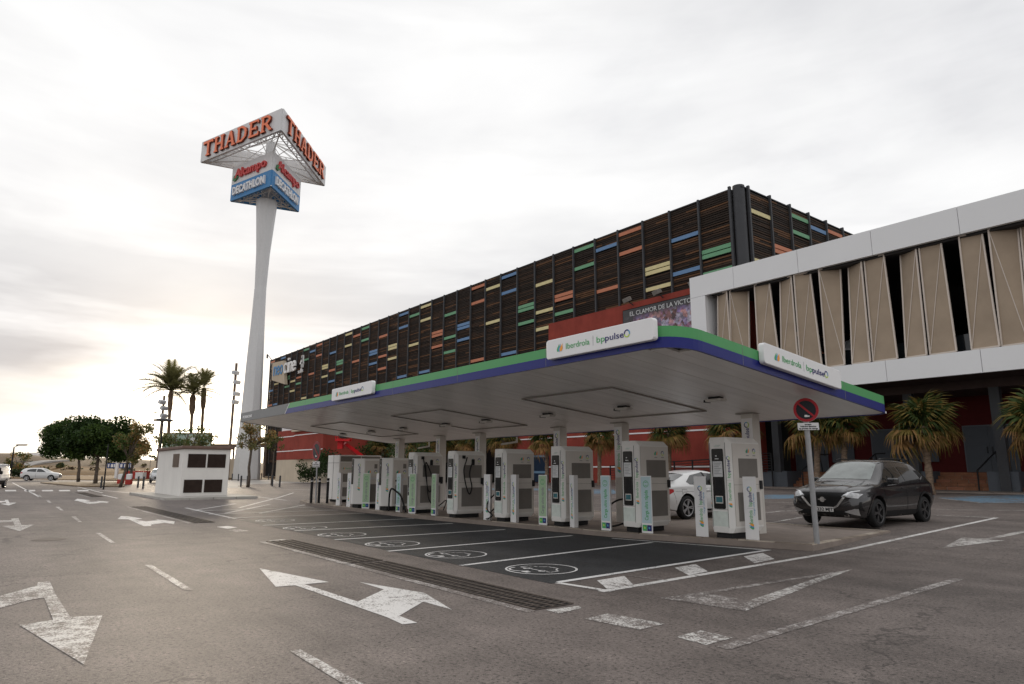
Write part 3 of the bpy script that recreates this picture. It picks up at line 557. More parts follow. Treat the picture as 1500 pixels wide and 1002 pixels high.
# ---- logo pieces
def blob(o, r, u, pts, n): return [Vector(o) + Vector(r) * a + Vector(u) * b + n for a, b in pts]
def leafpts(x, s): return [(x - .5 * s, -.9 * s), (x - .05 * s, -1.0 * s), (x + .45 * s, -.7 * s), (x + .6 * s, -.1 * s), (x + .5 * s, .5 * s), (x + .55 * s, 1.1 * s), (x + .1 * s, .6 * s), (x - .4 * s, .1 * s), (x - .65 * s, -.4 * s)]
def logo(parent, o, r, u, L, h, ext=.004, iberdrola=True, bp=True, sub=False):
    """energy-company marks along r (length L), letter height h; o = left end of the base line"""
    r = Vector(r); u = Vector(u); n = r.cross(u).normalized() * ext; o = Vector(o)
    def out(mb, name, m): mb.build(name, M[m], parent, fix=False)
    x = 0.0
    if iberdrola:
        s = h * .62; c = o + u * h * .42
        for m, dx in (('tg', .0), ('lb', .55), ('lo', 1.25)):
            mb = MB(); sc_ = s * (1.0 if m != 'lo' else 1.05); mb.prism(blob(c + r * (s * (.6 + dx)), r, u, leafpts(0, sc_ * .95) if m == 'lo' else [(a * .8, b) for a, b in leafpts(0, sc_)][:], n * (.2 + dx * .3)), n * .7); out(mb, 'leaf_mark', m)
        mb = MB(); text_to(mb, 'Iberdrola', h * 1.38, o + r * (L * .125) + n, r, u, .001, .002 * h, width=L * .315); out(mb, 'lettering', 'tg')
        mb = MB(); p = o + r * (L * .49); mb.prism([p - u * h * .35 + n, p - u * h * .35 + r * h * .05 + n, p + u * h * 1.3 + r * h * .05 + n, p + u * h * 1.3 + n], n * .3); out(mb, 'divider', 'tgr')
        x = L * .53
    if bp:
        wb = L * .102 if iberdrola else L * .28; wp = L * .22 if iberdrola else L * .52
        mb = MB(); text_to(mb, 'bp', h * 1.38, o + r * x + n, r, u, .001, .003 * h, width=wb); out(mb, 'lettering', 'tg')
        mb = MB(); text_to(mb, 'pulse', h * 1.38, o + r * (x + wb + h * .10) + n, r, u, .001, .012 * h, width=wp); out(mb, 'lettering', 'tn')
        ring(parent, o + r * (x + wb + wp + h * .85) + u * h * .5 + n, r, u, h * .62)
def ring(parent, c, r, u, R):
    for m, a0, a1 in (('tn', 60, 190), ('lb', -20, 60), ('lg', 190, 340)):
        mb = MB(); k = 8; vs = []
        for i in range(k + 1):
            a = rad(a0 + (a1 - a0) * i / k); d = Vector(r) * math.cos(a) + Vector(u) * math.sin(a); vs += [Vector(c) + d * R * .68, Vector(c) + d * R]
        mb.add(vs, [(2 * i, 2 * i + 1, 2 * i + 3, 2 * i + 2) for i in range(k)]); mb.build('ring_mark', M[m], parent, fix=False)
def signbox(o, r, u, wd, h, th, parent):
    r = Vector(r).normalized(); u = Vector(u).normalized(); n = r.cross(u).normalized(); o = Vector(o); rr = .055
    pts = []
    for cx, cy, a0 in ((wd - rr, rr, -90), (wd - rr, h - rr, 0), (rr, h - rr, 90), (rr, rr, 180)):
        for i in range(5): a = rad(a0 + 22.5 * i); pts.append(o + r * (cx + rr * math.cos(a)) + u * (cy + rr * math.sin(a)))
    mb = MB(); mb.prism(pts, n * th); s = mb.build('sign_panel', M['signw'], parent, bevel=.012)
    logo(s, o + r * (wd * .115) + u * (h * .36) + n * (th + .001), r, u, wd * .745, h * .30)
    return s
signbox((-9.25, YF - .01, 3.485), (1, 0, 0), (0, 0, 1), 2.54, .355, .11, can)['label'] = 'white sign panel near the rounded front corner'
signbox((-19.0, YF - .01, 3.485), (1, 0, 0), (0, 0, 1), 2.64, .355, .11, can)['label'] = 'white sign panel on the far part of the front edge'
signbox((XR + .01, 10.25, 3.285), (0, 1, -SL), (0, 0, 1), 2.60, .36, .11, can)['label'] = 'white sign panel on the short end of the canopy'
mb = MB(); text_to(mb, 'PORSCHE', .14, (-28.05, YF - .006, 3.50), (1, 0, 0), (0, 0, 1), .004, .004, width=1.15); mb.build('lettering', M['signw'], can, fix=False)
for c, x in zip(cols, (-9.04, -13.1, -15.67, -19.93, -22.6, -25.9)): logo(c, (x + .05, 13.912, 1.42), (0, 0, 1), (-1, 0, 0), 1.20, .11, .002)
# small pipe brackets hanging behind the rear edge
for x in (-18.9, -24.9):
    mb = MB(); mb.tube((x, YB - .2, zs(YB) - .02), (x, YB - .2, zs(YB) - .22), .03); mb.tube((x, YB - .2, zs(YB) - .20), (x - .9, YB - .2, zs(YB) - .26), .035); mb.build('drain_pipe', M['colm'], can)

# ------------------------------------------------------------------ chargers
def make_charger(name, label):
    t = thing(name, label, 'EV charger', (0, 0, 0), 'tall white chargers in a row on the island')
    def plan(wf, ws, yf, yc, yb): return [(-ws, yc), (-wf, yf), (wf, yf), (ws, yc), (ws, yb), (-ws, yb)]
    rings = [(plan(.185, .23, .015, .08, 1.04), .11), (plan(.19, .275, 0, .095, 1.12), .21), (plan(.19, .275, .005, .095, 1.12), 1.95), (plan(.19, .20, .02, .06, 1.05), 2.06)]
    mb = MB(); vs = [(x, y, z) for p, z in rings for x, y in p]; n = 6
    fs = [(i * n + k, i * n + (k + 1) % n, (i + 1) * n + (k + 1) % n, (i + 1) * n + k) for i in range(3) for k in range(n)] + [tuple(range(n))[::-1], tuple(range(3 * n, 4 * n))]
    mb.add(vs, fs); mb.build('cabinet', M['chw'], t, bevel=.01)
    mb = MB(); mb.box(-.18, .18, .09, .98, 0, .109); mb.build('plinth', M['plinth'], t)
    for s in (1, -1):
        x = .2755 * s
        mb = MB(); mb.box(min(x, x + .004 * s), max(x, x + .004 * s), .115, 1.10, .24, 1.93); p = mb.build('side_panel', M['chs'], t)
        x += .005 * s
        for z0, z1 in ((.34, .92), (1.22, 1.62)):
            mb = MB(); a, b = (.32, 1.0) if z0 > 1 else (.24, 1.02)
            mb.box(min(x, x + .006 * s), max(x, x + .006 * s), a, b, z0, z1, 0)
            for q in range(12): zz = z0 + .03 + q * (z1 - z0 - .06) / 11; mb.box(min(x, x + .012 * s), max(x, x + .012 * s), a + .015, b - .015, zz - .007, zz + .007, 1)
            mb.build('grille', [M['grille'], M['grille']], p)
        rv = (0, 1, 0) if s > 0 else (0, -1, 0)
        for dy, kind in ((.66, 'leaf'), (.90, 'ring')):
            y = dy
            if kind == 'leaf':
                for m, dx in (('tg', -.03), ('lb', 0), ('lo', .035)):
                    mb = MB(); mb.prism([Vector((x, y + (a + dx) * s, 1.78 + b)) for a, b in leafpts(0, .045)], (.003 * s, 0, 0)); mb.build('leaf_mark', M[m], p)
            else: ring(p, (x + .004 * s, y, 1.78), rv, (0, 0, 1), .055)
            mb = MB(); mb.box(min(x, x + .003 * s), max(x, x + .003 * s), y - .05, y + .05, 1.675, 1.69); mb.build('caption', M['tgr'], p)
    # front screen strip
    mb = MB(); P = []
    for cx, cz, a0 in ((.11, .62, -90), (.11, 1.79, 0), (-.11, 1.79, 90), (-.11, .62, 180)):
        for i in range(5): a = rad(a0 + 22.5 * i); P.append(Vector((cx + .03 * math.cos(a), -.001, cz + .03 * math.sin(a))))
    mb.prism(P, (0, -.012, 0)); f = mb.build('screen_strip', M['blk'], t)
    mb = MB(); mb.box(-.115, .115, -.017, -.0135, 1.24, 1.56); q = mb.build('notice', M['note'], f)
    mb = MB()
    for i in range(7): zz = 1.52 - i * .036; mb.box(-.09, .09 - .03 * (i % 3), -.0185, -.0173, zz - .005, zz + .005)
    mb.build('print', M['tgr'], f)
    mb = MB(); mb.box(-.075, .075, -.016, -.0135, .92, 1.20); mb.build('reader', M['plinth'], f)
    mb = MB(); mb.box(-.09, .09, -.017, -.0135, .70, .85); mb.box(-.077, .077, -.019, -.0173, .72, .83, 1); mb.build('display', [M['chs'], M['scr']], f)
    mb = MB(); mb.box(-.06, .03, -.0155, -.0135, 1.60, 1.62); mb.box(-.045, -.01, -.0155, -.0135, 1.66, 1.685); mb.build('print', M['note'], f)
    mb = MB(); mb.prism([(-.09, -.002, 1.86), (.04, -.002, 1.86), (.10, -.002, 1.90), (-.03, -.002, 1.90)], (0, -.003, 0)); mb.build('leaf_print', M['palepr'], t)
    mb = MB(); mb.box(-.175, .175, -.0045, -.0015, .24, .54); mb.build('pale_print', M['palepr'], t)
    mb = MB()
    for s in (1, -1): mb.box(s * .187 - .003, s * .187 + .003, -.0035, .004, .215, 1.945)
    mb.box(-.185, .185, -.0035, -.0005, .575, .581); mb.build('panel_gap', M['seam'], t, kind='stuff')
    mb = MB(); mb.box(.2796, .2806, .12, 1.09, 1.075, 1.081); mb.box(.2796, .2806, .118, .124, .26, 1.92); mb.build('door_gap', M['grille'], t, kind='stuff')
    # vertical marks on the angled corners
    for s in (1, -1):
        a = Vector((.19 * s, .003, 0)); b = Vector((.275 * s, .095, 0)); e = (b - a).normalized(); nn = Vector((e.y * s, -e.x * s, 0))
        o = a.lerp(b, .62 if s > 0 else .30) + nn * .004 + Vector((0, 0, .62)); ul = Vector((-e.x, -e.y, 0)) * (1 if s > 0 else -1)
        logo(t, o, (0, 0, 1), ul, 1.12, .060, .002)
    # cable with plug on the left flank
    mb = MB(); mb.box(-.31, -.277, .30, .42, .95, 1.20); mb.build('socket', M['black'], t)
    mb = MB(); mb.box(.283, .31, 1.04, 1.125, .98, 1.16); mb.build('latch', M['black'], t)
    return t
fronts = [(1057, 780.8), (922.5, 772.2), (814.7, 764), (729.7, 758), (659, 752.8), (600, 746.5)]
hts = [2.07, 2.05, 1.98, 1.95, 1.93, 1.94]
clabels = ['tall white charger nearest the no-parking sign at the end of the row', 'tall white charger beside the parked white coupe and blue totems', 'tall white charger third from the no-parking end, between palms',
           'tall white charger with a crossed black hose on its far side', 'tall white charger with a cable looped on its side, one green totem either side', 'tall white charger with a long drooping cable, beside the light blue totem']
ch0 = make_charger('ev_charger', clabels[0]); chargers = []
for i, (p, h, lb) in enumerate(zip(fronts, hts, clabels)):
    q = G(*p, .225); o = ch0 if i == 0 else dup(ch0, label=lb)
    chargers.append((o, Vector((q.x, q.y, K)), h / 2.06))
for o, l, s in chargers: o.location = l; o.scale = (s, s, s)
def hose(pts, r, name, label, cat='cable', grp='black charging hoses'):
    P = [Vector(p) for p in pts]; out = []
    for i in range(len(P) - 1):
        p0, p1, p2, p3 = P[max(i - 1, 0)], P[i], P[i + 1], P[min(i + 2, len(P) - 1)]
        for k in range(7):
            t_ = k / 7; out.append(.5 * ((2 * p1) + (p2 - p0) * t_ + (2 * p0 - 5 * p1 + 4 * p2 - p3) * t_ ** 2 + (3 * p1 - p0 - 3 * p2 + p3) * t_ ** 3))
    out.append(P[-1]); mb = MB(); mb.path(out, r, 7); o = mb.build(name, M['rubber'], smooth=True); return tag(o, label, cat, grp)
def loc(i, x, y, z): o, l, s = chargers[i]; return l + Vector((x, y, z)) * s
# cables on the side facing us (chargers 5 and 6), and hoses trailing between the cabinets
for i, lb in ((4, 'black cable looped down the side of the charger nearer the green totems'), (5, 'long black cable hanging from the farther charger to the paving')):
    pl = [(.30, .42, 1.86), (.34, .36, 1.74), (.33, .28, 1.45), (.34, .36, 1.0), (.36, .48, .72), (.35, .58, .95), (.33, .50, 1.35), (.33, .60, 1.70), (.31, .62, 1.80)]
    if i == 5: pl = [(.30, .30, 1.86), (.34, .32, 1.74), (.34, .42, 1.2), (.36, .50, .78), (.36, .62, .74), (.35, .66, 1.15), (.33, .52, 1.55), (.33, .40, 1.70), (.34, .44, 1.2), (.36, .55, .45), (.42, .85, .22), (.60, 1.1, .42), (.75, .9, .10)]
    hose([loc(i, *q) for q in pl], .018, 'charging_cable', lb)
    for q in ((.285, .34, .24, .34, 1.82, 1.92), (.285, .33, .60, .70, 1.62, 1.80), (.285, .37, .96, 1.10, 1.02, 1.22)):
        mb = MB(); mb.box(*q); o = mb.build('cable_holder', M['black'], bevel=.01); o.parent = chargers[i][0]
hose([loc(3, *q) for q in ((-.29, .5, 1.15), (-.40, .3, .85), (-.62, .1, .55), (-.50, -.02, .30), (-.32, .02, .16), (-.5, .0, .05), (-.72, .1, .03))], .02, 'charging_hose', 'black hose crossing itself beside the fourth charger and white totem')
hose([loc(3, *q) for q in ((-.29, .6, .62), (-.40, .3, .42), (-.58, .15, .22), (-.78, .2, .03))], .02, 'charging_hose', 'short black hose under the crossed one at the fourth charger')
hose([loc(1, *q) for q in ((-.30, .5, .72), (-.55, .2, .68), (-.80, .05, .45), (-.78, .02, .18), (-.62, .0, .05), (-.85, .0, .03), (-.60, .25, .10), (-.4, .5, .22))], .022, 'charging_hose', 'black hose coiled beside the light blue totem at the second charger')
hose([loc(5, *q) for q in ((-.05, -.12, .03), (-.20, -.24, .55), (-.38, -.34, .72), (-.66, -.38, .80), (-.86, -.34, .55), (-.95, -.3, .03))], .03, 'charging_hose', 'thick black hose arching over the far light blue totem')
hose([loc(2, *q) for q in ((-.29, .6, 1.5), (-.34, .6, 1.1), (-.34, .55, .6), (-.32, .6, .35))], .022, 'charging_hose', 'black hose hanging behind the third charger')
# two shorter chargers with a wide angled face
def make_short(label):
    t = thing('small_ev_charger', label, 'EV charger', (0, 0, 0), 'shorter white chargers at the far end')
    pl = [(-.34, .26), (-.10, 0), (.06, 0), (.30, .30), (.30, .95), (-.34, .95)]
    mb = MB(); mb.prism([(x, y, .14) for x, y in pl], (0, 0, 1.64)); mb.build('cabinet', M['chw'], t, bevel=.012)
    mb = MB(); mb.box(-.25, .22, .15, .9, 0, .139); mb.build('plinth', M['plinth'], t)
    mb = MB(); mb.box(-.095, .055, -.014, -.001, .85, 1.76); f = mb.build('screen_strip', M['blk'], t)
    mb = MB(); mb.box(-.03, .0, -.017, -.0145, 1.50, 1.55); mb.build('print', M['note'], f)
    x = .301; mb = MB(); mb.box(x, x + .004, .33, .93, .20, 1.70); p = mb.build('side_panel', M['chs'], t); x = .306
    mb = MB(); mb.box(x, x + .008, .42, .90, .22, .85); mb.build('grille', M['grille'], p)
    mb = MB(); mb.tube((x, .44, 1.0), (x + .02, .44, 1.0), .035, n=12); mb.build('socket', M['black'], p)
    mb = MB(); mb.box(x, x + .006, .70, .82, 1.42, 1.58); mb.build('button_pad', M['grille'], p)
    for m, dx in (('tg', -.03), ('lb', 0), ('lo', .035)):
        mb = MB(); mb.prism([Vector((x, .50 + (a + dx), 1.30 + b)) for a, b in leafpts(0, .05)], (.003, 0, 0)); mb.build('leaf_mark', M[m], p)
    ring(p, (x + .004, .76, 1.30), (0, 1, 0), (0, 0, 1), .06)
    mb = MB(); mb.box(x, x + .004, .42, .85, 1.02, 1.09); mb.build('caption', M['note'], p)
    a = Vector((.06, 0, 0)); b = Vector((.30, .30, 0)); e = (b - a).normalized(); nn = Vector((e.y, -e.x, 0))
    logo(t, a.lerp(b, .62) + nn * .004 + Vector((0, 0, .62)), (0, 0, 1), -e, 1.0, .08, .002)
    return t
s0 = make_short('shorter white charger nearer the tall ones, black screen on its left'); q = G(556, 741.5, .26)
s1 = dup(s0, label='shorter white charger in front of the white equipment cabinet'); q1 = G(515, 738.5, .26)
s0.location = (q.x, q.y, K); s1.location = (q1.x, q1.y, K)
# power cabinet at the end of the island
x1 = -28.0; t = thing('power_cabinet', 'large white equipment cabinet with brown side grilles beyond the chargers', 'cabinet', (-28.6, 12.3, K))
yb = Xp(556, 741, x1).y
mb = MB(); mb.box(-29.25, x1, 12.28, yb, K + .10, K + 2.0); mb.build('cabinet', M['chw'], t, bevel=.015)
mb = MB(); mb.box(-29.15, x1 - .08, 12.4, yb - .1, K, K + .099); mb.build('plinth', M['plinth'], t)
for a, b in ((12.33, 12.33 + (yb - 12.4) * .5), (12.33 + (yb - 12.4) * .52, yb - .05)):
    mb = MB(); mb.box(x1 + .001, x1 + .01, a, b, K + 1.72, K + 1.95); mb.build('grille', M['grille'], t)
    mb = MB(); mb.box(x1 + .001, x1 + .006, a, b, K + .2, K + 1.68); p = mb.build('side_panel', M['chs'], t)
    mb = MB(); mb.box(x1 + .007, x1 + .012, a + .1, b - .1, K + .25, K + .62); mb.box(x1 + .007, x1 + .012, a + .1, b - .1, K + .85, K + 1.2); mb.build('grille', M['grille'], p)
    logo(p, (x1 + .008, a + .1, K + 1.40), (0, 1, 0), (0, 0, 1), 1.0, .07, .002)
mb = MB(); mb.box(-28.63, -28.615, 12.272, 12.279, K + .1, K + 2.0); mb.box(-29.25, x1, 12.272, 12.2785, K + 1.66, K + 1.672); mb.build('door_gap', M['seam'], t)

# ------------------------------------------------------------------ slim totem panels in front of the chargers
def make_totem(kind, left):
    t = thing('totem_sign', '', 'totem sign', (0, 0, 0), 'slim totem signs along the kerb'); h = 1.26; w2 = .15
    mb = MB(); mb.prism([(-w2, 0, 0), (w2, 0, 0), (.05, .15, 0)], (0, 0, h)); mb.build('body', M['signw'], t, bevel=.006)
    def face(o, r, kind):
        r = Vector(r).normalized(); n = r.cross(Vector((0, 0, 1))); o = Vector(o); W = 2 * w2 if abs(r.y) < .1 else .18
        if kind == 'logo':
            logo(t, o + r * (W * .62) + n * .002 + Vector((0, 0, .20)), (0, 0, 1), -r, .86, .085, .002)
            mb = MB(); p = o + r * (W * .80) + n * .002; text_to(mb, 'Carga ultra r\u00e1pida', .05, p + Vector((0, 0, .48)), (0, 0, 1), -r, .001, width=.44); mb.build('lettering', M['lb'], t, fix=False)
        else:
            m = 'mgreen' if kind == 'green' else 'mblue'; e = .022
            P = [o + r * e + n * .001 + Vector((0, 0, .22)), o + r * (W - e) + n * .001 + Vector((0, 0, .22)), o + r * (W - e) + n * .001 + Vector((0, 0, h - .02)), o + r * e + n * .001 + Vector((0, 0, h - .02))]
            mb = MB(); mb.prism(P, n * .003); mb.build('coloured_face', M[m], t)
            mb = MB(); text_to(mb, 'Carga ultra r\u00e1pida', .13, o + r * (W * .64) + n * .005 + Vector((0, 0, .28)), (0, 0, 1), -r, .001, .002, width=.66); mb.build('lettering', M['tg'] if kind == 'blue' else M['tgr'], t, fix=False)
            c = o + r * (W * .5) + n * .005 + Vector((0, 0, 1.08)); mb = MB(); vs = []
            for i in range(17): a = 2 * math.pi * i / 16; d = r * math.cos(a) + Vector((0, 0, 1)) * math.sin(a); vs += [c + d * .062, c + d * .075]
            mb.add(vs, [(2 * i, 2 * i + 1, 2 * i + 3, 2 * i + 2) for i in range(16)])
            for dz in (-.03, .03): mb.prism([c + r * -.03 + Vector((0, 0, dz - .006)), c + r * .03 + Vector((0, 0, dz - .006)), c + r * .03 + Vector((0, 0, dz + .006)), c + r * -.03 + Vector((0, 0, dz + .006))], n * .001)
            mb.build('charge_mark', M['tg'], t, fix=False)
            for a, m2 in ((.03, 'tg'), (W / 2 + .004, 'tn')):
                mb = MB(); P = [o + r * a + n * .001 + Vector((0, 0, .05)), o + r * (a + W / 2 - .034) + n * .001 + Vector((0, 0, .05)), o + r * (a + W / 2 - .034) + n * .001 + Vector((0, 0, .18)), o + r * a + n * .001 + Vector((0, 0, .18))]
                mb.prism(P, n * .003); mb.build('footer_mark', M[m2], t)
                cc = o + r * (a + W / 4 - .017) + n * .006 + Vector((0, 0, .115)); mb = MB(); mb.poly([cc + r * -.022 + Vector((0, 0, -.02)), cc + r * .022 + Vector((0, 0, -.02)), cc + r * .022 + Vector((0, 0, .02)), cc + r * -.022 + Vector((0, 0, .03))]); mb.build('footer_print', M['lg'] if m2 == 'tg' else M['lb'], t, fix=False)
    face((-w2, -.001, 0), (1, 0, 0), kind)
    o = Vector((w2, 0, 0)); b = Vector((.05, .15, 0))
    if left: face(o + Vector((.002, 0, 0)), b - o, 'blue')
    return t
tot = [((-8.18, 12.35), 'logo', 'white totem in front of the nearest charger, just left of the no-parking pole', 4), ((-9.20, 12.25), 'logo', 'white totem standing before the rear wheel of the white coupe', 6), ((-10.42, 11.80), 'blue', 'light blue totem in front of the second charger', 6), ((-11.47, 11.80), 'blue', 'light blue totem between the second and third chargers', 2),
       ((-12.55, 11.60), 'logo', 'white totem in front of the third charger', -22), ((-13.57, 11.43), 'green', 'green totem standing alone between the third and fourth chargers', 5), ((-14.70, 11.28), 'logo', 'greyish white totem in front of the fourth charger', -8), ((-15.8, 11.25), 'logo', 'white totem beside the crossed hose, before a column', 2), ((-17.2, 11.2), 'green', 'green totem in front of the fifth charger', 0),
       ((-18.3, 11.25), 'green', 'green totem between the fifth and sixth chargers, in front of a column', -3), ((-19.55, 11.15), 'green', 'green totem in front of the sixth charger, showing a dark side', 18), ((-20.5, 11.2), 'blue', 'light blue totem under the arching hose', 0), ((-22.0, 11.15), 'logo', 'white totem in front of the shorter charger with the black screen', 2), ((-22.95, 11.2), 'green', 'green totem turned to show a teal side, between the two shorter chargers', 38), ((-24.5, 11.2), 'logo', 'white totem in front of the farther short charger', 4), ((-25.55, 11.15), 'logo', 'white totem beside the large equipment cabinet, last of the row', 6)]
protos = {}
def kerb_y(x): return float(np.interp(x, [p[0] for p in kerb], [p[1] for p in kerb]))
for (x, y), k, lb, a in tot:
    if a == 38: o = make_totem(k, True); o['label'] = lb
    elif k not in protos: protos[k] = make_totem(k, False); o = protos[k]; o['label'] = lb
    else: o = dup(protos[k], label=lb)
    o['_l'] = (x, y, a)
for o in [o for o in bpy.data.objects if '_l' in o]:
    x, y, a = o['_l']; y = kerb_y(x) + .22; o.location = (x, y, K - .006); o.rotation_euler = (0, 0, rad(a)); del o['_l']

# no-parking sign with plate, at the near end of the island
def round_sign(base, top, R, label, nrm=None, plate=True):
    t = thing('no_parking_sign', label, 'road sign', base, None); b = Vector(base); p = Vector(top); d = (p - b).normalized()
    mb = MB(); mb.tube(b, p + d * R * .9, .032 if nrm else .052, n=12); mb.build('pole', M['galv'], t, smooth=False)
    view = (CAM - p); view.z = 0; view.normalize(); n = Vector(nrm) if nrm else Vector((view.x * .96 + .28, view.y * .96 - .1, 0)).normalized(); r = Vector((0, 0, 1)).cross(n).normalized(); u = d.copy(); u = (u - n * u.dot(n)).normalized()
    c = p + n * (.045 if nrm else .075)
    def disc(r0, r1, off, m, name, a=None):
        mb = MB(); mb.lathe([(r0, 0), (r0, .004), (r1, .004), (r1, 0)] if r0 else [(0, 0), (r1, 0), (r1, .004), (0, .004)], c + n * off, n, 36); return mb.build(name, M[m], t)
    disc(0, R, 0, 'galv', 'backing'); disc(0, R * .78, .006, 'sblack', 'sign_face'); disc(R * .76, R * .985, .006, 'sred', 'red_ring')
    mb = MB(); e = (r * .72 - u * .69).normalized(); mb.obox(c + n * .0125, e * R * .80, n * .0015, e.cross(n) * R * .075); mb.build('red_bar', M['sred'], t)
    mb = MB(); mb.obox(c - u * R * .52 + r * R * .02 + n * .0125, r * R * .2, n * .001, u * R * .055); mb.obox(c - u * R * .50 - r * R * .04 + n * .0130, r * R * .1, n * .001, u * R * .09); mb.build('pictogram', M['signw'], t)
    if plate:
        q = c - u * (R * 1.36) - n * .008 + r * R * .05; mb = MB(); mb.obox(q, r * R * .82, n * .006, u * R * .30); pl = mb.build('plate', M['signw'], t, bevel=.01)
        for i, s in enumerate(('excepto', 'Veh\u00edculos el\u00e9ctricos', 'en proceso de recarga')):
            mb = MB(); text_to(mb, s, R * .17, q - r * R * (.26, .62, .72)[i] + u * R * (.11 - .17 * i) + n * .0075, r, u, .0005, .002, width=R * (.52, 1.24, 1.44)[i]); mb.build('lettering', M['sblack'], pl, fix=False)
    return t
b = Vector((-7.3, 13.45, K)); q = G(1197, 796, K); b = q; d = ray(1179.5, 601); k = (b.x * .985) / d.x; top = CAM + d * k
round_sign(b, top, .235, 'round dark no-parking sign with red ring and white plate, on a leaning steel pole')
b = G(462.5, 737, K); d = ray(465, 661); top = CAM + d * (b.x / d.x)
round_sign(b, top, .40, 'small round sign on a grey pole between the black bollards, turned sideways', (.06, -.998, 0))
# ------------------------------------------------------------------ dark slatted cinema building
YD, XD, BX, BAY, NB = 40.0, -25.3, -26.14, 2.715, 36
dk = thing('slatted_building', 'long dark timber-slatted building with coloured slats and steel posts', 'building', (-70, 44, 0))
XE = BX - BAY * NB
mb = MB(); mb.box(XE + .1, XD - .12, YD + .12, 72, .3, 21.19); mb.build('core', M['core'], dk)
strips = {}
for e in '1G17.15 1G16.78 1G15.47 2B18.8 2B16.12 3Y17.15 3Y16.78 3Y15.47 4O20.8 4O19.12 5B20.15 5O16.47 6G20.8 6G19.12 7O17.15 7O16.78 7G15.47 8Y18.8 8Y16.12 8Y14.47 9G17.15 9G16.78 9G15.47 10B20.8 10B19.12 10B12.83 11Y20.15 11Y16.47 12O20.8 12O19.12 12O12.83 13B17.15 13B16.78 13B15.47 14G18.8 14G16.12 14G14.47 15O17.15 15O16.78 15O15.47 16Y20.8 16Y19.12 16B12.83 17G20.15 17Y16.47 18B20.8 18B19.12 18B12.83 19Y17.15 19Y16.78 19Y15.47 20O18.8 20O16.12 20O14.47 21B17.15 21B16.78 21B15.47 22G20.8 22G19.12 23O20.15 23O16.47 24Y20.8 24Y19.12 25G17.15 25G16.78 25G15.47 26B18.8 26O16.12 26B14.47 27Y17.15 27Y16.78 27Y15.47 28O20.8 28O19.12 28O12.83 29B20.15 29O16.47 30G20.8 30G19.12 30Y12.83 31O16.47 31G15.47 32Y16.12 32Y14.47 33G17.15 33G16.78 33G15.47 34B20.8 35Y16.47 35B12.83 36O20.8 36O12.83 21G10.1 24O10.1 27B10.1 32G10.1 36B15.47'.split():
    i = 0
    while e[i].isdigit(): i += 1
    strips.setdefault(int(e[:i]), []).append((e[i], float(e[i + 1:])))
pitch = .172
def slat_bay(parent, fn, z0, z1, ss):
    """fn(a, depth, z) maps bay position 0..1 to the wall"""
    mb = MB(); k = 0; z = z0
    while z < z1 - .05:
        zc = z + pitch / 2
        if not any(abs(zc - s) < .19 for _, s in ss):
            m = random.choices((0, 1, 2), (.52, .36, .12))[0]; d = random.uniform(0, .022); hh = pitch * random.uniform(.60, .78)
            q = 1 if random.random() < .75 else 2
            cut = [0, 1] if q == 1 else [0, random.uniform(.25, .75), 1]
            for a, b in zip(cut, cut[1:]):
                t = random.uniform(-.012, .012); lo, hi = z + random.uniform(-.008, .008), z + hh
                mb.hexa([fn(a, -d, lo), fn(b, -d, lo + t), fn(b, .03, lo + t), fn(a, .03, lo), fn(a, -d, hi), fn(b, -d, hi + t), fn(b, .03, hi + t), fn(a, .03, hi)], m)
                if q == 2: m = random.choices((0, 1, 2), (.5, .35, .15))[0]
        z += pitch
    mb.build('slat_panel', [M['wood1'], M['wood2'], M['wood3']], parent, kind='stuff', fix=False)
    for c, s in ss:
        mb = MB(); h = .15
        mb.hexa([fn(.0, -.07, s - h), fn(1, -.07, s - h), fn(1, .03, s - h), fn(.0, .03, s - h), fn(.0, -.07, s + h), fn(1, -.07, s + h), fn(1, .03, s + h), fn(.0, .03, s + h)]); mb.build('coloured_slat', M[c], parent)
for b in range(1, NB + 1):
    xa, xb = BX - BAY * b + .10, BX - BAY * (b - 1) - .10
    slat_bay(dk, lambda a, d, z, xa=xa, xb=xb: (xa + (xb - xa) * a, YD + d, z), 11.0 if b < 8 else (4.2 if b < 22 else 2.7), 21.2, strips.get(b, []))
pz = MB(); pz.box(-.07, .07, -.16, .10, 0, 1); pm = pz.mesh('post', M['post'])
for b in range(1, NB + 1):
    o = link('post', pm, dk); o.location = Vector((BX - BAY * b, YD - .0, 2.5)) - rootloc(dk); o.scale = (1, 1, 18.79)
mb = MB(); mb.box(XE - .1, BX - .02, YD - .03, YD + .25, 21.2, 21.27); mb.box(XD - .2, XD + .03, YD + .12, 70, 21.2, 21.27); mb.build('coping', M['post'], dk)
mb = MB(); mb.lathe([(.42, 2.5), (.42, 21.42), (0, 21.42)], (XD - .42, YD + .38, 0), (0, 0, 1), 20); mb.build('corner_column', M['post'], dk, smooth=False)
for x, y in ((BX - .02, YD - .06), (XD + .04, YD + .86)):
    mb = MB(); mb.box(x - .09, x + .09, y - .09, y + .09, 10, 21.42); mb.build('post', M['post'], dk)
side = {1: [('Y', 19.62), ('Y', 15.96), ('O', 13.5)], 2: [('O', 17.6), ('O', 17.23), ('O', 11.3), ('Y', 9.9)], 3: [('G', 20.6), ('G', 19.3), ('Y', 11.8)], 4: [('B', 20.28), ('O', 10.2)], 5: [('O', 20.58)], 6: [('Y', 19.1)], 7: [('G', 20.2)]}
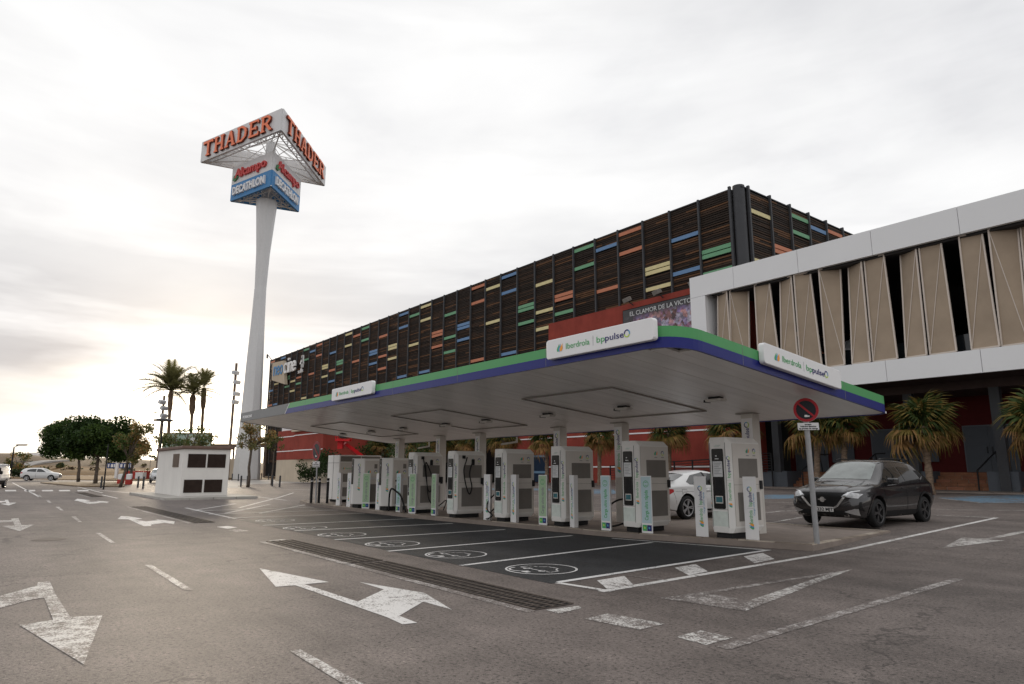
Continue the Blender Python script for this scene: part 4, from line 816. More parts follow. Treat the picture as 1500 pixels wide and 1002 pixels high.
for k in range(1, 11):
    ya, yb = YD + .95 + 2.715 * (k - 1) + (.02 if k == 1 else 0), YD + .75 + 2.715 * k
    slat_bay(dk, lambda a, d, z, ya=ya, yb=yb: (XD - d, ya + (yb - ya) * a, z), 6.0 if k < 6 else 12, 21.15, side.get(k, []))
    o = link('post', pm, dk); o.location = Vector((XD, yb + .1, 6)) - rootloc(dk); o.scale = (1, 1, 15.4); o.rotation_euler = (0, 0, rad(90))
# red service wall along the foot, with white lines
XW = -27.04
rw = thing('red_wall', 'long red rendered wall with thin white lines below the slats', 'wall', (-40, 39, 0))
mb = MB(); mb.box(-45.1, -24.6, 39.2, 39.95, .3, 14.5); mb.box(-84, -45.11, 39.25, 39.95, .1, 6.6); mb.build('wall', M['red'], rw)
for z in (4.25, 1.75):
    mb = MB(); mb.box(-60, -27.1, 39.17, 39.199, z - .05, z + .05); mb.build('white_line', M['signw'], rw)
for x in (-47.2, -52.7):
    mb = MB(); mb.box(x - 2.2, x + 2.0, 39.1, 39.24, .45, 2.7); g = mb.build('shutter', M['shutter'], rw)
    for xx in (x - 2.2, x - .6, x + 1.9):
        mb = MB(); mb.box(xx - .12, xx + .12, 39.05, 39.098, .45, 2.7); mb.build('shutter_post', M['bluef'], g)
    mb = MB(); mb.box(x - 2.2, x + 2.0, 39.06, 39.097, 2.62, 2.8); mb.box(x - 2.2, x + 2.0, 39.06, 39.097, 1.2, 1.4); mb.build('shutter_rail', M['bluef'], g)
bx0, bx1, bz0, bz1 = -35.95, -27.3, 9.4, 14.02
bb = thing('billboard', 'dark theatre billboard with a colourful crowd picture on the red wall', 'billboard', (-31.6, 39, 11.5))
mb = MB(); mb.box(bx0, bx1, 39.10, 39.19, bz0, bz1); mb.build('board', M['core'], bb)
pm_ = bpy.data.materials.new('crowd_print'); pm_.use_nodes = True; t_ = pm_.node_tree; pp = t_.nodes['Principled BSDF']; pp.inputs['Roughness'].default_value = .5
g_ = t_.nodes.new('ShaderNodeNewGeometry'); wn = noise(t_, g_.outputs['Position'], 1.6, 5, .7)
va = t_.nodes.new('ShaderNodeVectorMath'); va.operation = 'MULTIPLY_ADD'; t_.links.new(wn.outputs['Color'], va.inputs[0]); va.inputs[1].default_value = (1.2, 0, 1.2); t_.links.new(g_.outputs['Position'], va.inputs[2])
vo = t_.nodes.new('ShaderNodeTexVoronoi'); vo.inputs['Scale'].default_value = 2.6; t_.links.new(va.outputs[0], vo.inputs[0])
sp = t_.nodes.new('ShaderNodeSeparateColor'); t_.links.new(vo.outputs['Color'], sp.inputs[0])
c_ = ramp(t_, sp.outputs[0], [(.0, (.03, .02, .03)), (.2, (.16, .07, .06)), (.4, (.28, .12, .26)), (.55, (.42, .22, .20)), (.7, (.22, .14, .34)), (.85, (.40, .38, .46)), (1, (.10, .06, .14))])
c_ = mixc(t_, 1.0, c_, ramp(t_, noise(t_, g_.outputs['Position'], 5, 4).outputs[0], [(.3, .35), (.65, 1.5)]), 'MULTIPLY')
gx = t_.nodes.new('ShaderNodeSeparateXYZ'); t_.links.new(g_.outputs['Position'], gx.inputs[0])
mr = t_.nodes.new('ShaderNodeMapRange'); mr.inputs['From Min'].default_value = -35.9; mr.inputs['From Max'].default_value = -33.6; t_.links.new(gx.outputs[0], mr.inputs['Value'])
mz = t_.nodes.new('ShaderNodeMapRange'); mz.inputs['From Min'].default_value = 13.45; mz.inputs['From Max'].default_value = 13.0; t_.links.new(gx.outputs[2], mz.inputs['Value'])
mm = t_.nodes.new('ShaderNodeMath'); mm.operation = 'MULTIPLY'; t_.links.new(mr.outputs[0], mm.inputs[0]); t_.links.new(mz.outputs[0], mm.inputs[1])
t_.links.new(mixc(t_, mm.outputs[0], (.035, .033, .037), c_), pp.inputs['Base Color'])
mb = MB(); mb.box(bx0 + .06, bx1 - .06, 39.08, 39.099, bz0 + .06, bz1 - .06); mb.build('print', pm_, bb)
mb = MB(); text_to(mb, 'EL CLAMOR DE LA VICTORIA', .50, (bx0 + .75, 39.07, 13.42), (1, 0, 0), (0, 0, 1), .004, .0, width=6.7); mb.build('lettering', M['note'], bb, fix=False)
for x in (-34.9, -31.9, -28.6):
    t = thing('floodlight', '', 'floodlight', (x, 38.6, 14.6), 'small floodlights over the theatre billboard')
    t['label'] = {-34.9: 'grey floodlight above the left end of the billboard', -31.9: 'grey floodlight above the middle of the billboard', -28.6: 'grey floodlight above the billboard, against the white frame'}[x]
    mb = MB(); mb.obox((x, 38.5, 14.62), (.26, 0, .05), (0, .22, .10), (-.03, -.07, .15)); mb.build('lamp_head', M['grille'], t, bevel=.03)
    mb = MB(); mb.bar((x, 39.2, 14.3), (x, 38.6, 14.55), .06); mb.build('arm', M['post'], t)
# cinema sign at the far end
cs = thing('cinema_sign', 'cream and white cinema sign high on the far end of the slatted facade', 'sign', (-119, 39.5, 18))
pl = [Yp(390 + a / 11.13, 490 + b / 11.13, 39.2) for a, b in ((100, 465), (280, 425), (300, 812), (88, 745))]
mb = MB(); mb.prism(pl, (0, .5, 0)); mb.build('panel', M['cream'], cs)
def on(px, py, y): return Yp(390 + px / 11.13, 490 + py / 11.13, y)
def stext(s, p0, p1, h, m, y, e=.05, bold=.02):
    a, b = on(*p0, y), on(*p1, y); wt = [.5 if c in 'i1' else 1.0 for c in s]; W = sum(wt); x = 0
    for c, k in zip(s, wt):
        mb = MB(); text_to(mb, c, h * 1.38, a.lerp(b, x / W), (1, 0, 0), (0, 0, 1), e, bold, width=(b.x - a.x) * k / W * .86); mb.build('letter', M[m], cs, fix=False); x += k
stext('neo', (108, 680), (268, 640), 2.6, 'dblue', 39.14, .04)
stext('cine', (280, 640), (478, 585), 2.8, 'signw', 39.2, .12)
stext('14', (520, 560), (610, 540), 2.15, 'signw', 39.25, .1, 0)
stext('salas', (515, 640), (598, 610), .75, 'signw', 39.5, .06, 0)
# camera on a bracket at the corner of the roof
t = thing('roof_camera', 'tiny camera on a thin arm at the far roof corner', 'camera', (-124, 40, 21)); p = Yp(391.5, 523, 40)
mb = MB(); mb.tube((-123.6, 40, 21.3), (p.x, 40, p.z + .5), .06); mb.build('arm', M['post'], t)
mb = MB(); mb.tube((p.x, 40, p.z + .5), (p.x, 40, p.z - .25), .16); mb.build('camera_head', M['post'], t)

# ------------------------------------------------------------------ low red building at the far end of the lot
lr = thing('red_service_block', 'low red block with a cream plinth near the white pylon', 'building', (-80, 32, 0))
yy = 30.0; xa = Yp(403, 706, yy).x; xb = Yp(433, 706, yy).x; xc = Yp(470, 706, yy - .5).x; zc_ = Yp(404, 674, yy).z; zt = Yp(420, 631, yy).z
mb = MB(); mb.box(xa, xc + 2.0, yy, 38, 0, zc_); mb.build('plinth_wall', M['cream'], lr)
mb = MB(); mb.box(xa, xb, yy - .02, 38, zc_ + .001, zt); mb.box(xb + .005, xc, yy - .5, 38, zc_ + .001, zt + 1.2); mb.box(xb, xc, yy - .9, yy - .51, zt - .35, zt - .1, 1); mb.build('upper_wall', [M['red'], M['cream']], lr)
mb = MB(); mb.box(xa + .1, xb, yy + .4, 38, zt + .001, zt + .9); mb.build('parapet', M['white'], lr)
for z in (Yp(420, 640, yy).z, Yp(420, 661, yy).z):
    mb = MB(); mb.box(xa, xb, yy - .05, yy - .021, z - .05, z + .05); mb.box(xb + .01, xc, yy - .53, yy - .501, z - .05, z + .05); mb.build('white_line', M['signw'], lr)
mb = MB(); mb.box(xc + .01, -52, 37, 39.2, 0, 8); mb.build('recess_shade', M['core'], lr)  # solid near-black block; the shade of a recess put into its colour
mb = MB(); mb.box(xc + 3, xc + 3.5, 36.2, 36.9, 0, 8); mb.box(xc + 5.2, xc + 14, 36.4, 36.95, 2.2, 4.2, 1); mb.build('pier', [M['cream'], M['brass']], lr)

# ------------------------------------------------------------------ white framed building with folded louvres
YW = 36.0; XA, XB = -27.04, 8.0
wb = thing('white_building', 'white framed upper storey with folded tan louvres over dark red arcade', 'building', (-12, 42, 0))
xsm = [XA, -23.69, -19.41, -15.25, -11.15, -7.0, -2.9, 1.2, 5.3, XB]
for a, b in zip(xsm, xsm[1:]):
    mb = MB(); mb.box(a + .012, b - .012, YW, YW + .22, 12.72, 14.11); mb.build('cladding_panel', M['white'], wb)
mb = MB(); mb.box(XA + .02, XB, YW + .221, 60, 12.80, 14.06); mb.build('roof', M['seam'], wb)
mb = MB(); mb.box(XA + .012, -25.87, YW, YW + .22, 10.2, 12.70); mb.box(XA + .012, -25.87, YW, YW + .22, 5.96, 10.18); mb.build('cladding_panel', M['white'], wb)
mb = MB(); mb.box(XA + .02, -25.86, YW + .221, 39.15, 5.96, 12.79); mb.build('return_wall', M['white'], wb)
mb = MB(); mb.box(-25.858, -25.84, YW + .23, 38.2, 10.15, 10.17); mb.build('panel_gap', M['seam'], wb)
xsb = [-25.86, -23.4, -19.28, -15.16, -10.95, -6.8, -2.6, 1.6, 5.8, XB]
for a, b in zip(xsb, xsb[1:]):
    mb = MB(); mb.box(a + .012, b - .012, YW, YW + .22, 5.96, 7.05); mb.build('cladding_panel', M['white'], wb)
mb = MB(); mb.box(-25.84, XB, YW + .221, 58, 6.0, 7.0); mb.build('floor_slab', M['soffit_r'], wb)
mb = MB(); mb.box(-25.2, XB, YW + .3, 58, 12.6, 12.79); mb.build('ceiling', M['ceil'], wb)
mb = MB(); mb.box(-14.5, XB, 46.0, 46.3, 7.01, 12.6); mb.box(-25.2, -14.5, 56, 56.3, 7.01, 12.6); mb.build('back_wall', M['core'], wb)
mb = MB(); mb.lathe([(0, 2.9), (1.9, 1.9), (1.92, 1.75), (0, 2.7)], (-20.2, 44, 7.2), (0, 0, 1), 8); mb.tube((-20.2, 44, 7.0), (-20.2, 44, 10.0), .06); o = mb.build('parasol', M['white']); tag(o, 'white parasol on the dark terrace behind the tan louvres', 'parasol')
for x in (-14.3, -10.5, -6.5): 
    mb = MB(); mb.box(x, x + 3.3, 45.9, 45.99, 7.1, 11.9); mb.build('window', M['glass'], wb)
mb = MB(); mb.box(-25.1, XB, 36.9, 36.93, 7.06, 8.0); mb.build('glass_rail', M['glass'], wb)
mb = MB(); mb.box(-25.1, -24.6, 37.6, 38.2, 7.01, 11.2); mb.build('inner_post', M['door'], wb)
# louvres
V5 = lambda a, b: (1020 + a / 3.125, 270 + b / 3.125)
LV = [((100, 505), (140, 490), (100, 840), (165, 840)), ((155, 488), (240, 483), (163, 880), (246, 872)), ((268, 462), (335, 448), (290, 880), (388, 866)), ((385, 440), (435, 420), (392, 850), (468, 842)), ((448, 415), (522, 403), (479, 840), (576, 830)), ((562, 390), (660, 382), (598, 838), (680, 830)), ((697, 375), (755, 347), (716, 822), (798, 815)), ((770, 345), (858, 322), (812, 810), (922, 800)), ((935, 318), (1005, 288), (962, 792), (1055, 780)), ((1020, 285), (1120, 262), (1072, 775), (1192, 762)), ((1203, 240), (1308, 218), (1262, 752), (1388, 735)), ((1338, 208), (1472, 195), (1400, 735), (1520, 722))]
quads = []
for q in LV:
    P = []
    for k, c in enumerate(q):
        z = 12.70 if k < 2 else 7.14; d = ray(*V5(*c)); tt = (z - CAM.z) / d.z; p = CAM + d * tt
        yy = min(max(p.y, YW + .05), YW + 1.3) if k < 2 else YW + .35 + (.12 if k == 2 else 0)
        p = Yp(*V5(*c), yy); p.z = z; P.append(p)
    quads.append(P)
off = 0
for base, dx in ((8, 5.25), (9, 5.25), (10, 4.9), (11, 5.0), (8, 10.4), (9, 10.4), (10, 10.2), (11, 10.2)):
    quads.append([p + Vector((dx, 0, 0)) for p in quads[base]])
diag = [1, 0, 1, 1, 1, 0, 1, 1, 1, 1, 1, 0] + [1, 1, 1, 0] * 2
for P, dg_ in zip(quads, diag):
    tl, tr, bl, br = P; up = tl - bl
    mb = MB(); th = Vector((0, .02, 0))
    if dg_: tris = [(tl, tr, bl), (tr, br, bl)]
    else: tris = [(tl, tr, br), (tl, br, bl)]
    for t3 in tris: mb.prism(t3, th)
    lv = mb.build('louvre', M['tan'], wb)
    mb = MB(); f = Vector((0, -.015, 0))
    for a, b in ((tl, tr), (tr, br), (br, bl), (bl, tl)): mb.bar(a + f, b + f, .09, .07)
    mb.bar((tr if dg_ else tl) + f, (bl if dg_ else br) + f, .035, .03); mb.build('louvre_frame', M['louvre_frame'], lv)
# ground-floor arcade: soffit back edge, red wall, doors, columns
YR = 42.69
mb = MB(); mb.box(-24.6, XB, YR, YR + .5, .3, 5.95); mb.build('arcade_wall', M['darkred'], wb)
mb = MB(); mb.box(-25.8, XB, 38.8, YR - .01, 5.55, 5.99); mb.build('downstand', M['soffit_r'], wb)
def door(x0, x1, z0, z1, leaves):
    mb = MB(); mb.box(x0, x1, YR - .06, YR - .005, z0, z1); d = mb.build('door', M['doorframe'], wb); n = leaves; wdt = (x1 - x0 - .1) / n
    for i in range(n):
        a = x0 + .05 + wdt * i; mb = MB(); mb.box(a + .015, a + wdt - .015, YR - .085, YR - .061, z0 + .02, z1 - .06); mb.build('door_leaf', M['door'], d)
        mb = MB(); hx = a + (wdt - .12 if i == 0 else .12); mb.box(hx - .02, hx + .02, YR - .13, YR - .086, z0 + 1.0, z0 + 1.35); mb.build('handle', M['black'], d)
for x0, x1, n in ((-14.3, -11.85, 2), (-19.25, -16.55, 2), (-24.2, -22.0, 1), (-9.6, -7.1, 2), (-4.6, -2.2, 2)): door(x0, x1, 1.43, 3.95, n)
for x0 in (-17.9, -22.6):
    mb = MB(); mb.box(x0 + .9, x0 + 2.3, YR - .12, YR - .09, 2.0, 3.6); mb.build('door_panel', M['door'], wb)
for x in (-23.3, -19.4, -15.45, -11.48, -7.5, -3.5, .5):
    mb = MB(); mb.box(x - .22, x + .22, 38.85, 39.25, .4, 5.96); c = mb.build('column', M['post'], wb)
    mb = MB(); mb.box(x - .75, x + .55, 38.95, 40.6, .45, 1.47); mb.build('pedestal', M['door'], wb)
# brick steps, each brick a piece
st = thing('steps', 'flight of terracotta brick steps below the grey doors', 'steps', (-10, 40, .5))
mb = MB()
for k in range(5): mb.box(-25.4, XB, 39.35 + .32 * k, YR, .3, .53 + .178 * (k + 1) - .02)
mb.build('step_core', M['kerb'], st)
br = MB(); br.box(-.39, .39, -.03, .30, -.084, .086); brm = [br.mesh('brick', M['brick']) for _ in range(1)][0]
bm_alt = MB(); bm_alt.box(-.38, .385, -.022, .30, -.084, .084); bma = bm_alt.mesh('brick', mat('terracotta_brick_dark', (.26, .115, .07), .85, var=.3, scale=1.4, bump=.4, bscale=25))
for k in range(5):
    x = -25.4 + (.4 if k % 2 else 0)
    while x < -4.5:
        o = link('brick', brm if random.random() < .68 else bma, st); o.location = Vector((x + .4, 39.35 + .32 * k, .53 + .178 * k + .089)) - rootloc(st); o.rotation_euler = (0, 0, random.uniform(-.012, .012)); x += .8
mb = MB(); mb.box(-26, XB, 36.4, 39.3, .3, .525); struct(mb, 'pavement', M['pav'])
# handrails on the steps
for i, x in enumerate((-12.72, -10.75, -16.9, -18.6, -21.9)):
    mb = MB(); mb.path([(x, 39.2, .5), (x, 39.25, 1.52), (x + .55, 40.35, 2.45), (x + 1.0, 40.6, 2.47)], .04, 8); mb.path([(x + .55, 40.6, 1.4), (x + .55, 40.35, 2.45)], .03, 8)
    o = mb.build('handrail', M['black'], smooth=False); tag(o, ['black bent handrail on the steps left of the right-hand grey pedestal', 'black bent handrail on the steps right of the grey pedestal', 'black handrail partly hidden behind the grey car roof', 'black handrail rising above the car bonnet between two palms', 'black handrail beside the dark railing at the foot of the steps'][i], 'handrail', 'black handrails on the brick steps')
# dark ramp railing along the red wall
rl = thing('ramp_railing', 'long dark horizontal railing of a ramp before the red wall', 'railing', (-32, 38.4, .5))
mb = MB(); mb.hexa([(-37.2, 38.3, .35), (-26.2, 38.3, .35), (-26.2, 38.6, .35), (-37.2, 38.6, .35), (-37.2, 38.3, .75), (-26.2, 38.3, 1.25), (-26.2, 38.6, 1.25), (-37.2, 38.6, .75)]); mb.build('ramp_wall', M['brass'], rl)
for k in range(8):
    x = -37.1 + k * 1.55; z = .75 + (x + 37.2) / 11 * .5
    mb = MB(); mb.box(x - .04, x + .04, 38.4, 38.48, z - .3, z + 1.1); mb.build('post', M['black'], rl)
for j in range(6):
    dz = .15 + .18 * j; mb = MB(); mb.bar((-37.15, 38.42, .75 + dz), (-26.2, 38.42, 1.25 + dz), .035, .07 if j == 5 else .035); mb.build('rail', M['black'], rl)
t = thing('stair_railing', 'dark railing with close bars beside the brick steps', 'railing', (-25, 38.6, .5))
for x in (-26.0, -25.2, -24.4, -23.5):
    mb = MB(); mb.box(x - .03, x + .03, 38.55, 38.62, .5, 2.55); mb.build('post', M['black'], t)
for j in range(8):
    mb = MB(); mb.box(-26.0, -23.5, 38.57, 38.60, 1.45 + j * .155, 1.49 + j * .155); mb.build('rail', M['black'], t)
mb = MB(); mb.box(-26.0, -22.6, 38.7, 40.4, .4, 1.40); mb.build('dark_block', M['door'], t)

# ------------------------------------------------------------------ pylon sign
PX, PY = -101.1, 30.3
py_ = thing('pylon_sign', 'very tall white pylon carrying two triangular advertising tiers', 'pylon sign', (PX, PY, 0))
prof = [(0, 1.88), (3, 1.78), (6, 1.60), (9, 1.43), (14, 1.27), (18.2, 1.15), (23.3, .96), (28.6, .84), (34, 1.0), (38.4, 1.30), (42.3, 1.58)]
n = 16; mb = MB(); vs = []
for z, r in prof:
    for k in range(n):
        a = 2 * math.pi * k / n + .2; rr = r * (1.0 if k % 2 else .94); vs.append((PX + rr * math.cos(a), PY + rr * math.sin(a), z))
mb.add(vs, [(i * n + k, i * n + (k + 1) % n, (i + 1) * n + (k + 1) % n, (i + 1) * n + k) for i in range(len(prof) - 1) for k in range(n)] + [tuple(range((len(prof) - 1) * n, len(prof) * n))]); mb.build('mast', M['pyl'], py_)
mb = MB(); mb.tube((PX, PY, 42.25), (PX, PY, 52.0), .75, n=12); mb.build('inner_mast', M['pyl'], py_)
SER = {  # letters as bars in a unit box: (x0,y0,x1,y1,width)
 'T': [(.5, 0, .5, 1, .2), (.02, .92, .98, .92, .16), (.05, .80, .05, .98, .09), (.95, .80, .95, .98, .09), (.32, .05, .68, .05, .1)],
 'H': [(.2, 0, .2, 1, .2), (.8, 0, .8, 1, .2), (.2, .5, .8, .5, .13), (.03, .05, .37, .05, .1), (.63, .05, .97, .05, .1), (.03, .95, .37, .95, .1), (.63, .95, .97, .95, .1)],
 'A': [(.16, .02, .47, .98, .11), (.50, .98, .82, .02, .22), (.28, .34, .70, .34, .1), (.0, .05, .32, .05, .1), (.64, .05, 1.0, .05, .1)],
 'D': [(.2, 0, .2, 1, .2), (.03, .94, .55, .94, .12), (.03, .06, .55, .06, .12), (.52, .93, .80, .76, .16), (.80, .78, .87, .5, .2), (.87, .5, .80, .22, .2), (.80, .24, .52, .07, .16)],
 'E': [(.22, 0, .22, 1, .2), (.05, .94, .90, .94, .12), (.05, .06, .95, .06, .12), (.22, .5, .72, .5, .12), (.88, .78, .88, .98, .1), (.92, .02, .92, .24, .1), (.70, .38, .70, .62, .09)],
 'R': [(.2, 0, .2, 1, .2), (.03, .94, .6, .94, .12), (.03, .05, .38, .05, .1), (.58, .93, .78, .84, .16), (.78, .86, .80, .64, .18), (.80, .66, .56, .50, .16), (.2, .49, .6, .49, .12), (.50, .48, .86, .04, .2), (.76, .05, 1.0, .05, .1)]}
def serif(parent, word, o, r, u, wd, h, ext):
    r = Vector(r); u = Vector(u); nn = r.cross(u).normalized(); o = Vector(o); cw = wd / len(word)
    for i, ch in enumerate(word):
        front = MB(); body = MB()
        for k, (x0, y0, x1, y1, w_) in enumerate(SER[ch]):
            a = o + r * (cw * (i + .04 + x0 * .90)) + u * (y0 * h); b = o + r * (cw * (i + .04 + x1 * .90)) + u * (y1 * h)
            d = (b - a); L = d.length; d.normalize(); s = nn.cross(d); hw = w_ * (cw * .8 if abs(d.dot(u)) > .5 else h) / 2; e = .0015 * k
            body.obox((a + b) / 2 + nn * (ext * .5 + e), d * L / 2, s * hw, nn * (ext / 2 - .03)); front.obox((a + b) / 2 + nn * (ext - .02 + e), d * L / 2, s * hw, nn * .02)
        for s_ in range(len(front.m)): front.m[s_] = 1
        body.add(front.v, front.f, 1); body.build('letter', [M['letter_s'], M['letter']], parent, fix=False)
def tier(R_, ph, z0, z1, upper):
    V = [Vector((PX + R_ * math.cos(ph + k * 2 * math.pi / 3), PY + R_ * math.sin(ph + k * 2 * math.pi / 3), 0)) for k in range(3)]
    for k in range(3):
        a, b = V[k], V[(k + 1) % 3]; nn = Vector(((b - a).y, -(b - a).x, 0)).normalized()
        # seen from outside, reading direction runs from a to b
        r = (b - a).normalized(); L = (b - a).length; g = .28
        if r.cross(Vector((0, 0, 1))).dot(nn) < 0: r = -r; a = b
        p0 = a + r * g; Lw = L - 2 * g; th = -nn * .35; h = z1 - z0; z = Vector((0, 0, 1))
        mb = MB()
        if upper:
            mb.prism([p0 + z * z0, p0 + r * Lw + z * z0, p0 + r * Lw + z * z1, p0 + z * z1], th); f = mb.build('sign_face', M['panelg'], py_)
            serif(f, 'THADER', p0 + r * (Lw * .045) + z * (z0 + h * .13) + nn * .01, r, z, Lw * .88, h * .74, .35)
        else:
            zm = z0 + h * .47
            mb.prism([p0 + z * (zm + .01), p0 + r * Lw + z * (zm + .01), p0 + r * Lw + z * z1, p0 + z * z1], th); f = mb.build('sign_face', M['panelg'], py_)
            mb = MB(); mb.prism([p0 + z * z0, p0 + r * Lw + z * z0, p0 + r * Lw + z * zm, p0 + z * zm], th); f2 = mb.build('sign_face', M['dblue'], py_)
            mb = MB(); text_to(mb, 'Alcampo', 1.95, p0 + r * (Lw * .12) + z * (zm + h * .15) + nn * .16, r, z, .15, .05, width=Lw * .78); mb.build('lettering', M['alc'], f, fix=False)
            mb = MB(); c = p0 + r * (Lw * .06) + z * (zm + h * .10) + nn * .05
            mb.prism([c, c + r * .5 - z * .2, c + r * 1.3 + z * .3, c + r * .9 + z * .8, c + r * .3 + z * .7], nn * .2); mb.build('leaf_mark', M['leafg'], f, fix=False)
            mb = MB(); text_to(mb, 'DECATHLON', 1.75, p0 + r * (Lw * .075) + z * (z0 + h * .13) + nn * .16, r, z, .15, .05, width=Lw * .80); mb.build('lettering', M['signw'], f2, fix=False)
        # steel frame behind and a service grid at the bottom
        mb = MB(); q = -nn * 1.1
        for zz in ((z0 + .1, z1 - .1) if upper else (z0 + .1, z0 + h * .5, z1 - .1)): mb.bar(p0 + r * .6 + q + z * zz, p0 + r * (Lw - .6) + q + z * zz, .13)
        m_ = 9
        for i in range(m_ + 1):
            s_ = p0 + r * (.8 + (Lw - 1.6) * i / m_)
            mb.bar(s_ + q + z * (z0 + .1), s_ + q + z * (z1 - .1), .09)
            mb.bar(s_ - nn * .36 + z * (z0 + .08), s_ + q * 1.0 + z * (z0 + .08), .06)
            if i < m_: s2 = p0 + r * (.8 + (Lw - 1.6) * (i + 1) / m_); mb.bar(s_ + q + z * (z0 + .1), s2 + q + z * (z1 - .1), .07)
        mb.build('frame', M['truss'], py_)
        # spokes from the mast to the corners and sides
        mb = MB(); c0 = Vector((PX, PY, 0))
        for zz in (z0 + .1, z1 - .1): 
            mb.bar(c0 + z * zz, V[k] * .96 + c0 * .04 + z * zz, .16)
            for f_ in (.25, .5, .75): mb.bar(c0 + z * zz, V[k].lerp(V[(k + 1) % 3], f_) * .93 + c0 * .07 + z * zz, .08)
        for f_ in (.25, .5, .75): mb.bar(c0 + z * (z1 - .1), V[k].lerp(V[(k + 1) % 3], f_) * .93 + c0 * .07 + z * (z0 + .1), .07)
        mb.build('truss', M['truss'], py_)
tier(11.34, 6.10, 49.0, 52.4, True)
tier(6.14, 6.06, 42.5, 48.05, False)

# ------------------------------------------------------------------ small white transformer building on its slab
c = G(263, 730); bw, bl, bh = 2.36, 6.5, 2.55
bt = thing('substation', 'small white flat-roofed building with dark louvred openings on a slab', 'building', (c.x, c.y, 0))
X0, X1, Y0, Y1 = c.x - bl, c.x, c.y, c.y + bw
mb = MB(); mb.prism([(-46.8, 7.35, -.05), (-36.9, 7.35, -.05), (-36.9, 11.6, -.05), (-46.8, 11.6, -.05)], (0, 0, .16)); s = mb.build('slab', M['concrete'], bt)
kerb_run([(-46.9, 7.25), (-36.8, 7.25), (-36.8, 11.7), (-46.9, 11.7)], bt, True, .12, .112, 1.1, 'concrete')
mb = MB(); mb.box(X0, X1, Y0, Y1, .1, bh); mb.build('wall', M['whitewall'], bt)
mb = MB(); mb.prism([(X0 - .12, Y0 - .12, bh + .001), (X1 + .12, Y0 - .12, bh + .001), (X1 + .12, Y1 + .12, bh + .001), (X0 - .12, Y1 + .12, bh + .001)], (0, 0, .17)); mb.build('roof', M['cap'], bt, bevel=.04)
def vent(parent, P0, r, wd, h, m):
    r = Vector(r); u = Vector((0, 0, 1)); n = r.cross(u); P0 = Vector(P0); mb = MB()
    mb.prism([P0, P0 + r * wd, P0 + r * wd + u * h, P0 + u * h], n * .02); f = mb.build('louvre_opening', M[m], parent); mb = MB()
    k = 11
    for i in range(k): z = (i + .5) * h / k; mb.obox(P0 + r * wd / 2 + u * z + n * .03, r * (wd / 2 - .03), u * .028 + n * .012, (n * .005 - u * .003))
    mb.build('blade', M['vent_l'] if m == 'vent_l' else M['vent'], f, kind='stuff')
X = lambda px, py: (lambda p: (p.y - Y0, p.z))(Xp(px, py, X1))
for z0, z1, pxs in ((.28, .95, ((270, 297), (300, 326))), (1.58, 2.30, ((273, 299.5), (302, 328.5)))):
    for a, b in pxs: ya = Xp(a, 700, X1).y; yb_ = Xp(b, 700, X1).y; vent(bt, (X1 + .001, ya, z0), (0, 1, 0), yb_ - ya, z1 - z0, 'vent')
xa_ = Yp(253.5, 680, Y0).x; xb_ = Yp(262, 680, Y0).x; vent(bt, (xa_, Y0 - .001, 1.60), (1, 0, 0), xb_ - xa_, .72, 'vent_l')
# ------------------------------------------------------------------ trees and palms
def leaves(mb, blobs, n, size, mats, rnd, shell=.45):
    tot = sum(b[1][0] * b[1][1] * b[1][2] for b in blobs)
    for c, r in blobs:
        c = Vector(c); k = int(n * r[0] * r[1] * r[2] / tot); tone = rnd.choice(range(mats))
        for _ in range(k):
            d = Vector((rnd.gauss(0, 1), rnd.gauss(0, 1), rnd.gauss(0, 1))).normalized(); q = rnd.random() ** shell
            p = c + Vector((d.x * r[0], d.y * r[1], d.z * r[2])) * q
            a = Vector((rnd.gauss(0, 1), rnd.gauss(0, 1), rnd.gauss(0, 1))).normalized() * size * rnd.uniform(.6, 1.3); b = a.orthogonal().normalized() * a.length * .55
            b.rotate(Matrix.Rotation(rnd.uniform(0, 6.28), 3, a))
            mb.add([p - a, p + b, p + a, p - b], [(0, 1, 2, 3)], tone if rnd.random() < .6 else rnd.randrange(mats))
def tree(name, label, base, blobs, n, size, mats, trunk, group=None, seed=1, tr=.16, cat='tree'):
    rnd = random.Random(seed); t = thing(name, label, cat, base, group); b = Vector(base)
    mb = MB(); top = b + Vector(trunk); pts = [b.lerp(top, k / 4) + Vector((rnd.uniform(-.06, .06), rnd.uniform(-.06, .06), 0)) * (1 if 0 < k < 4 else 0) for k in range(5)]
    mb.path(pts, [tr * 1.25, tr, tr * .9, tr * .82, tr * .75], 9)
    for c, r in blobs:
        c = Vector(c); m = top.lerp(c, .5) + Vector((rnd.uniform(-.2, .2), rnd.uniform(-.2, .2), .1)); mb.path([top - Vector((0, 0, .15)), m, c], [tr * .55, tr * .35, tr * .12], 6)
    mb.build('trunk', M['trunk'], t, smooth=True)
    mb = MB(); leaves(mb, blobs, n, size, len(mats), rnd); mb.build('crown', [M[m] for m in mats], t, fix=False, kind='')
    return t
def fblobs(c, R_, z0, z1, n, rnd, k=.42):
    """lumpy clipped crown: blobs spread in a flattened drum"""
    out = []
    for i in range(n):
        a = rnd.uniform(0, 6.28); q = math.sqrt(rnd.random()) * R_ * .72; z = rnd.uniform(z0 + R_ * .28, z1 - R_ * .22)
        f = 1 - .45 * abs((z - (z0 + z1) / 2) / ((z1 - z0) / 2)) ** 3
        out.append(((c[0] + q * math.cos(a) * f, c[1] + q * math.sin(a) * f, z), (R_ * k * rnd.uniform(.8, 1.15), R_ * k * rnd.uniform(.8, 1.15), R_ * .30)))
    return out
rnd = random.Random(5)
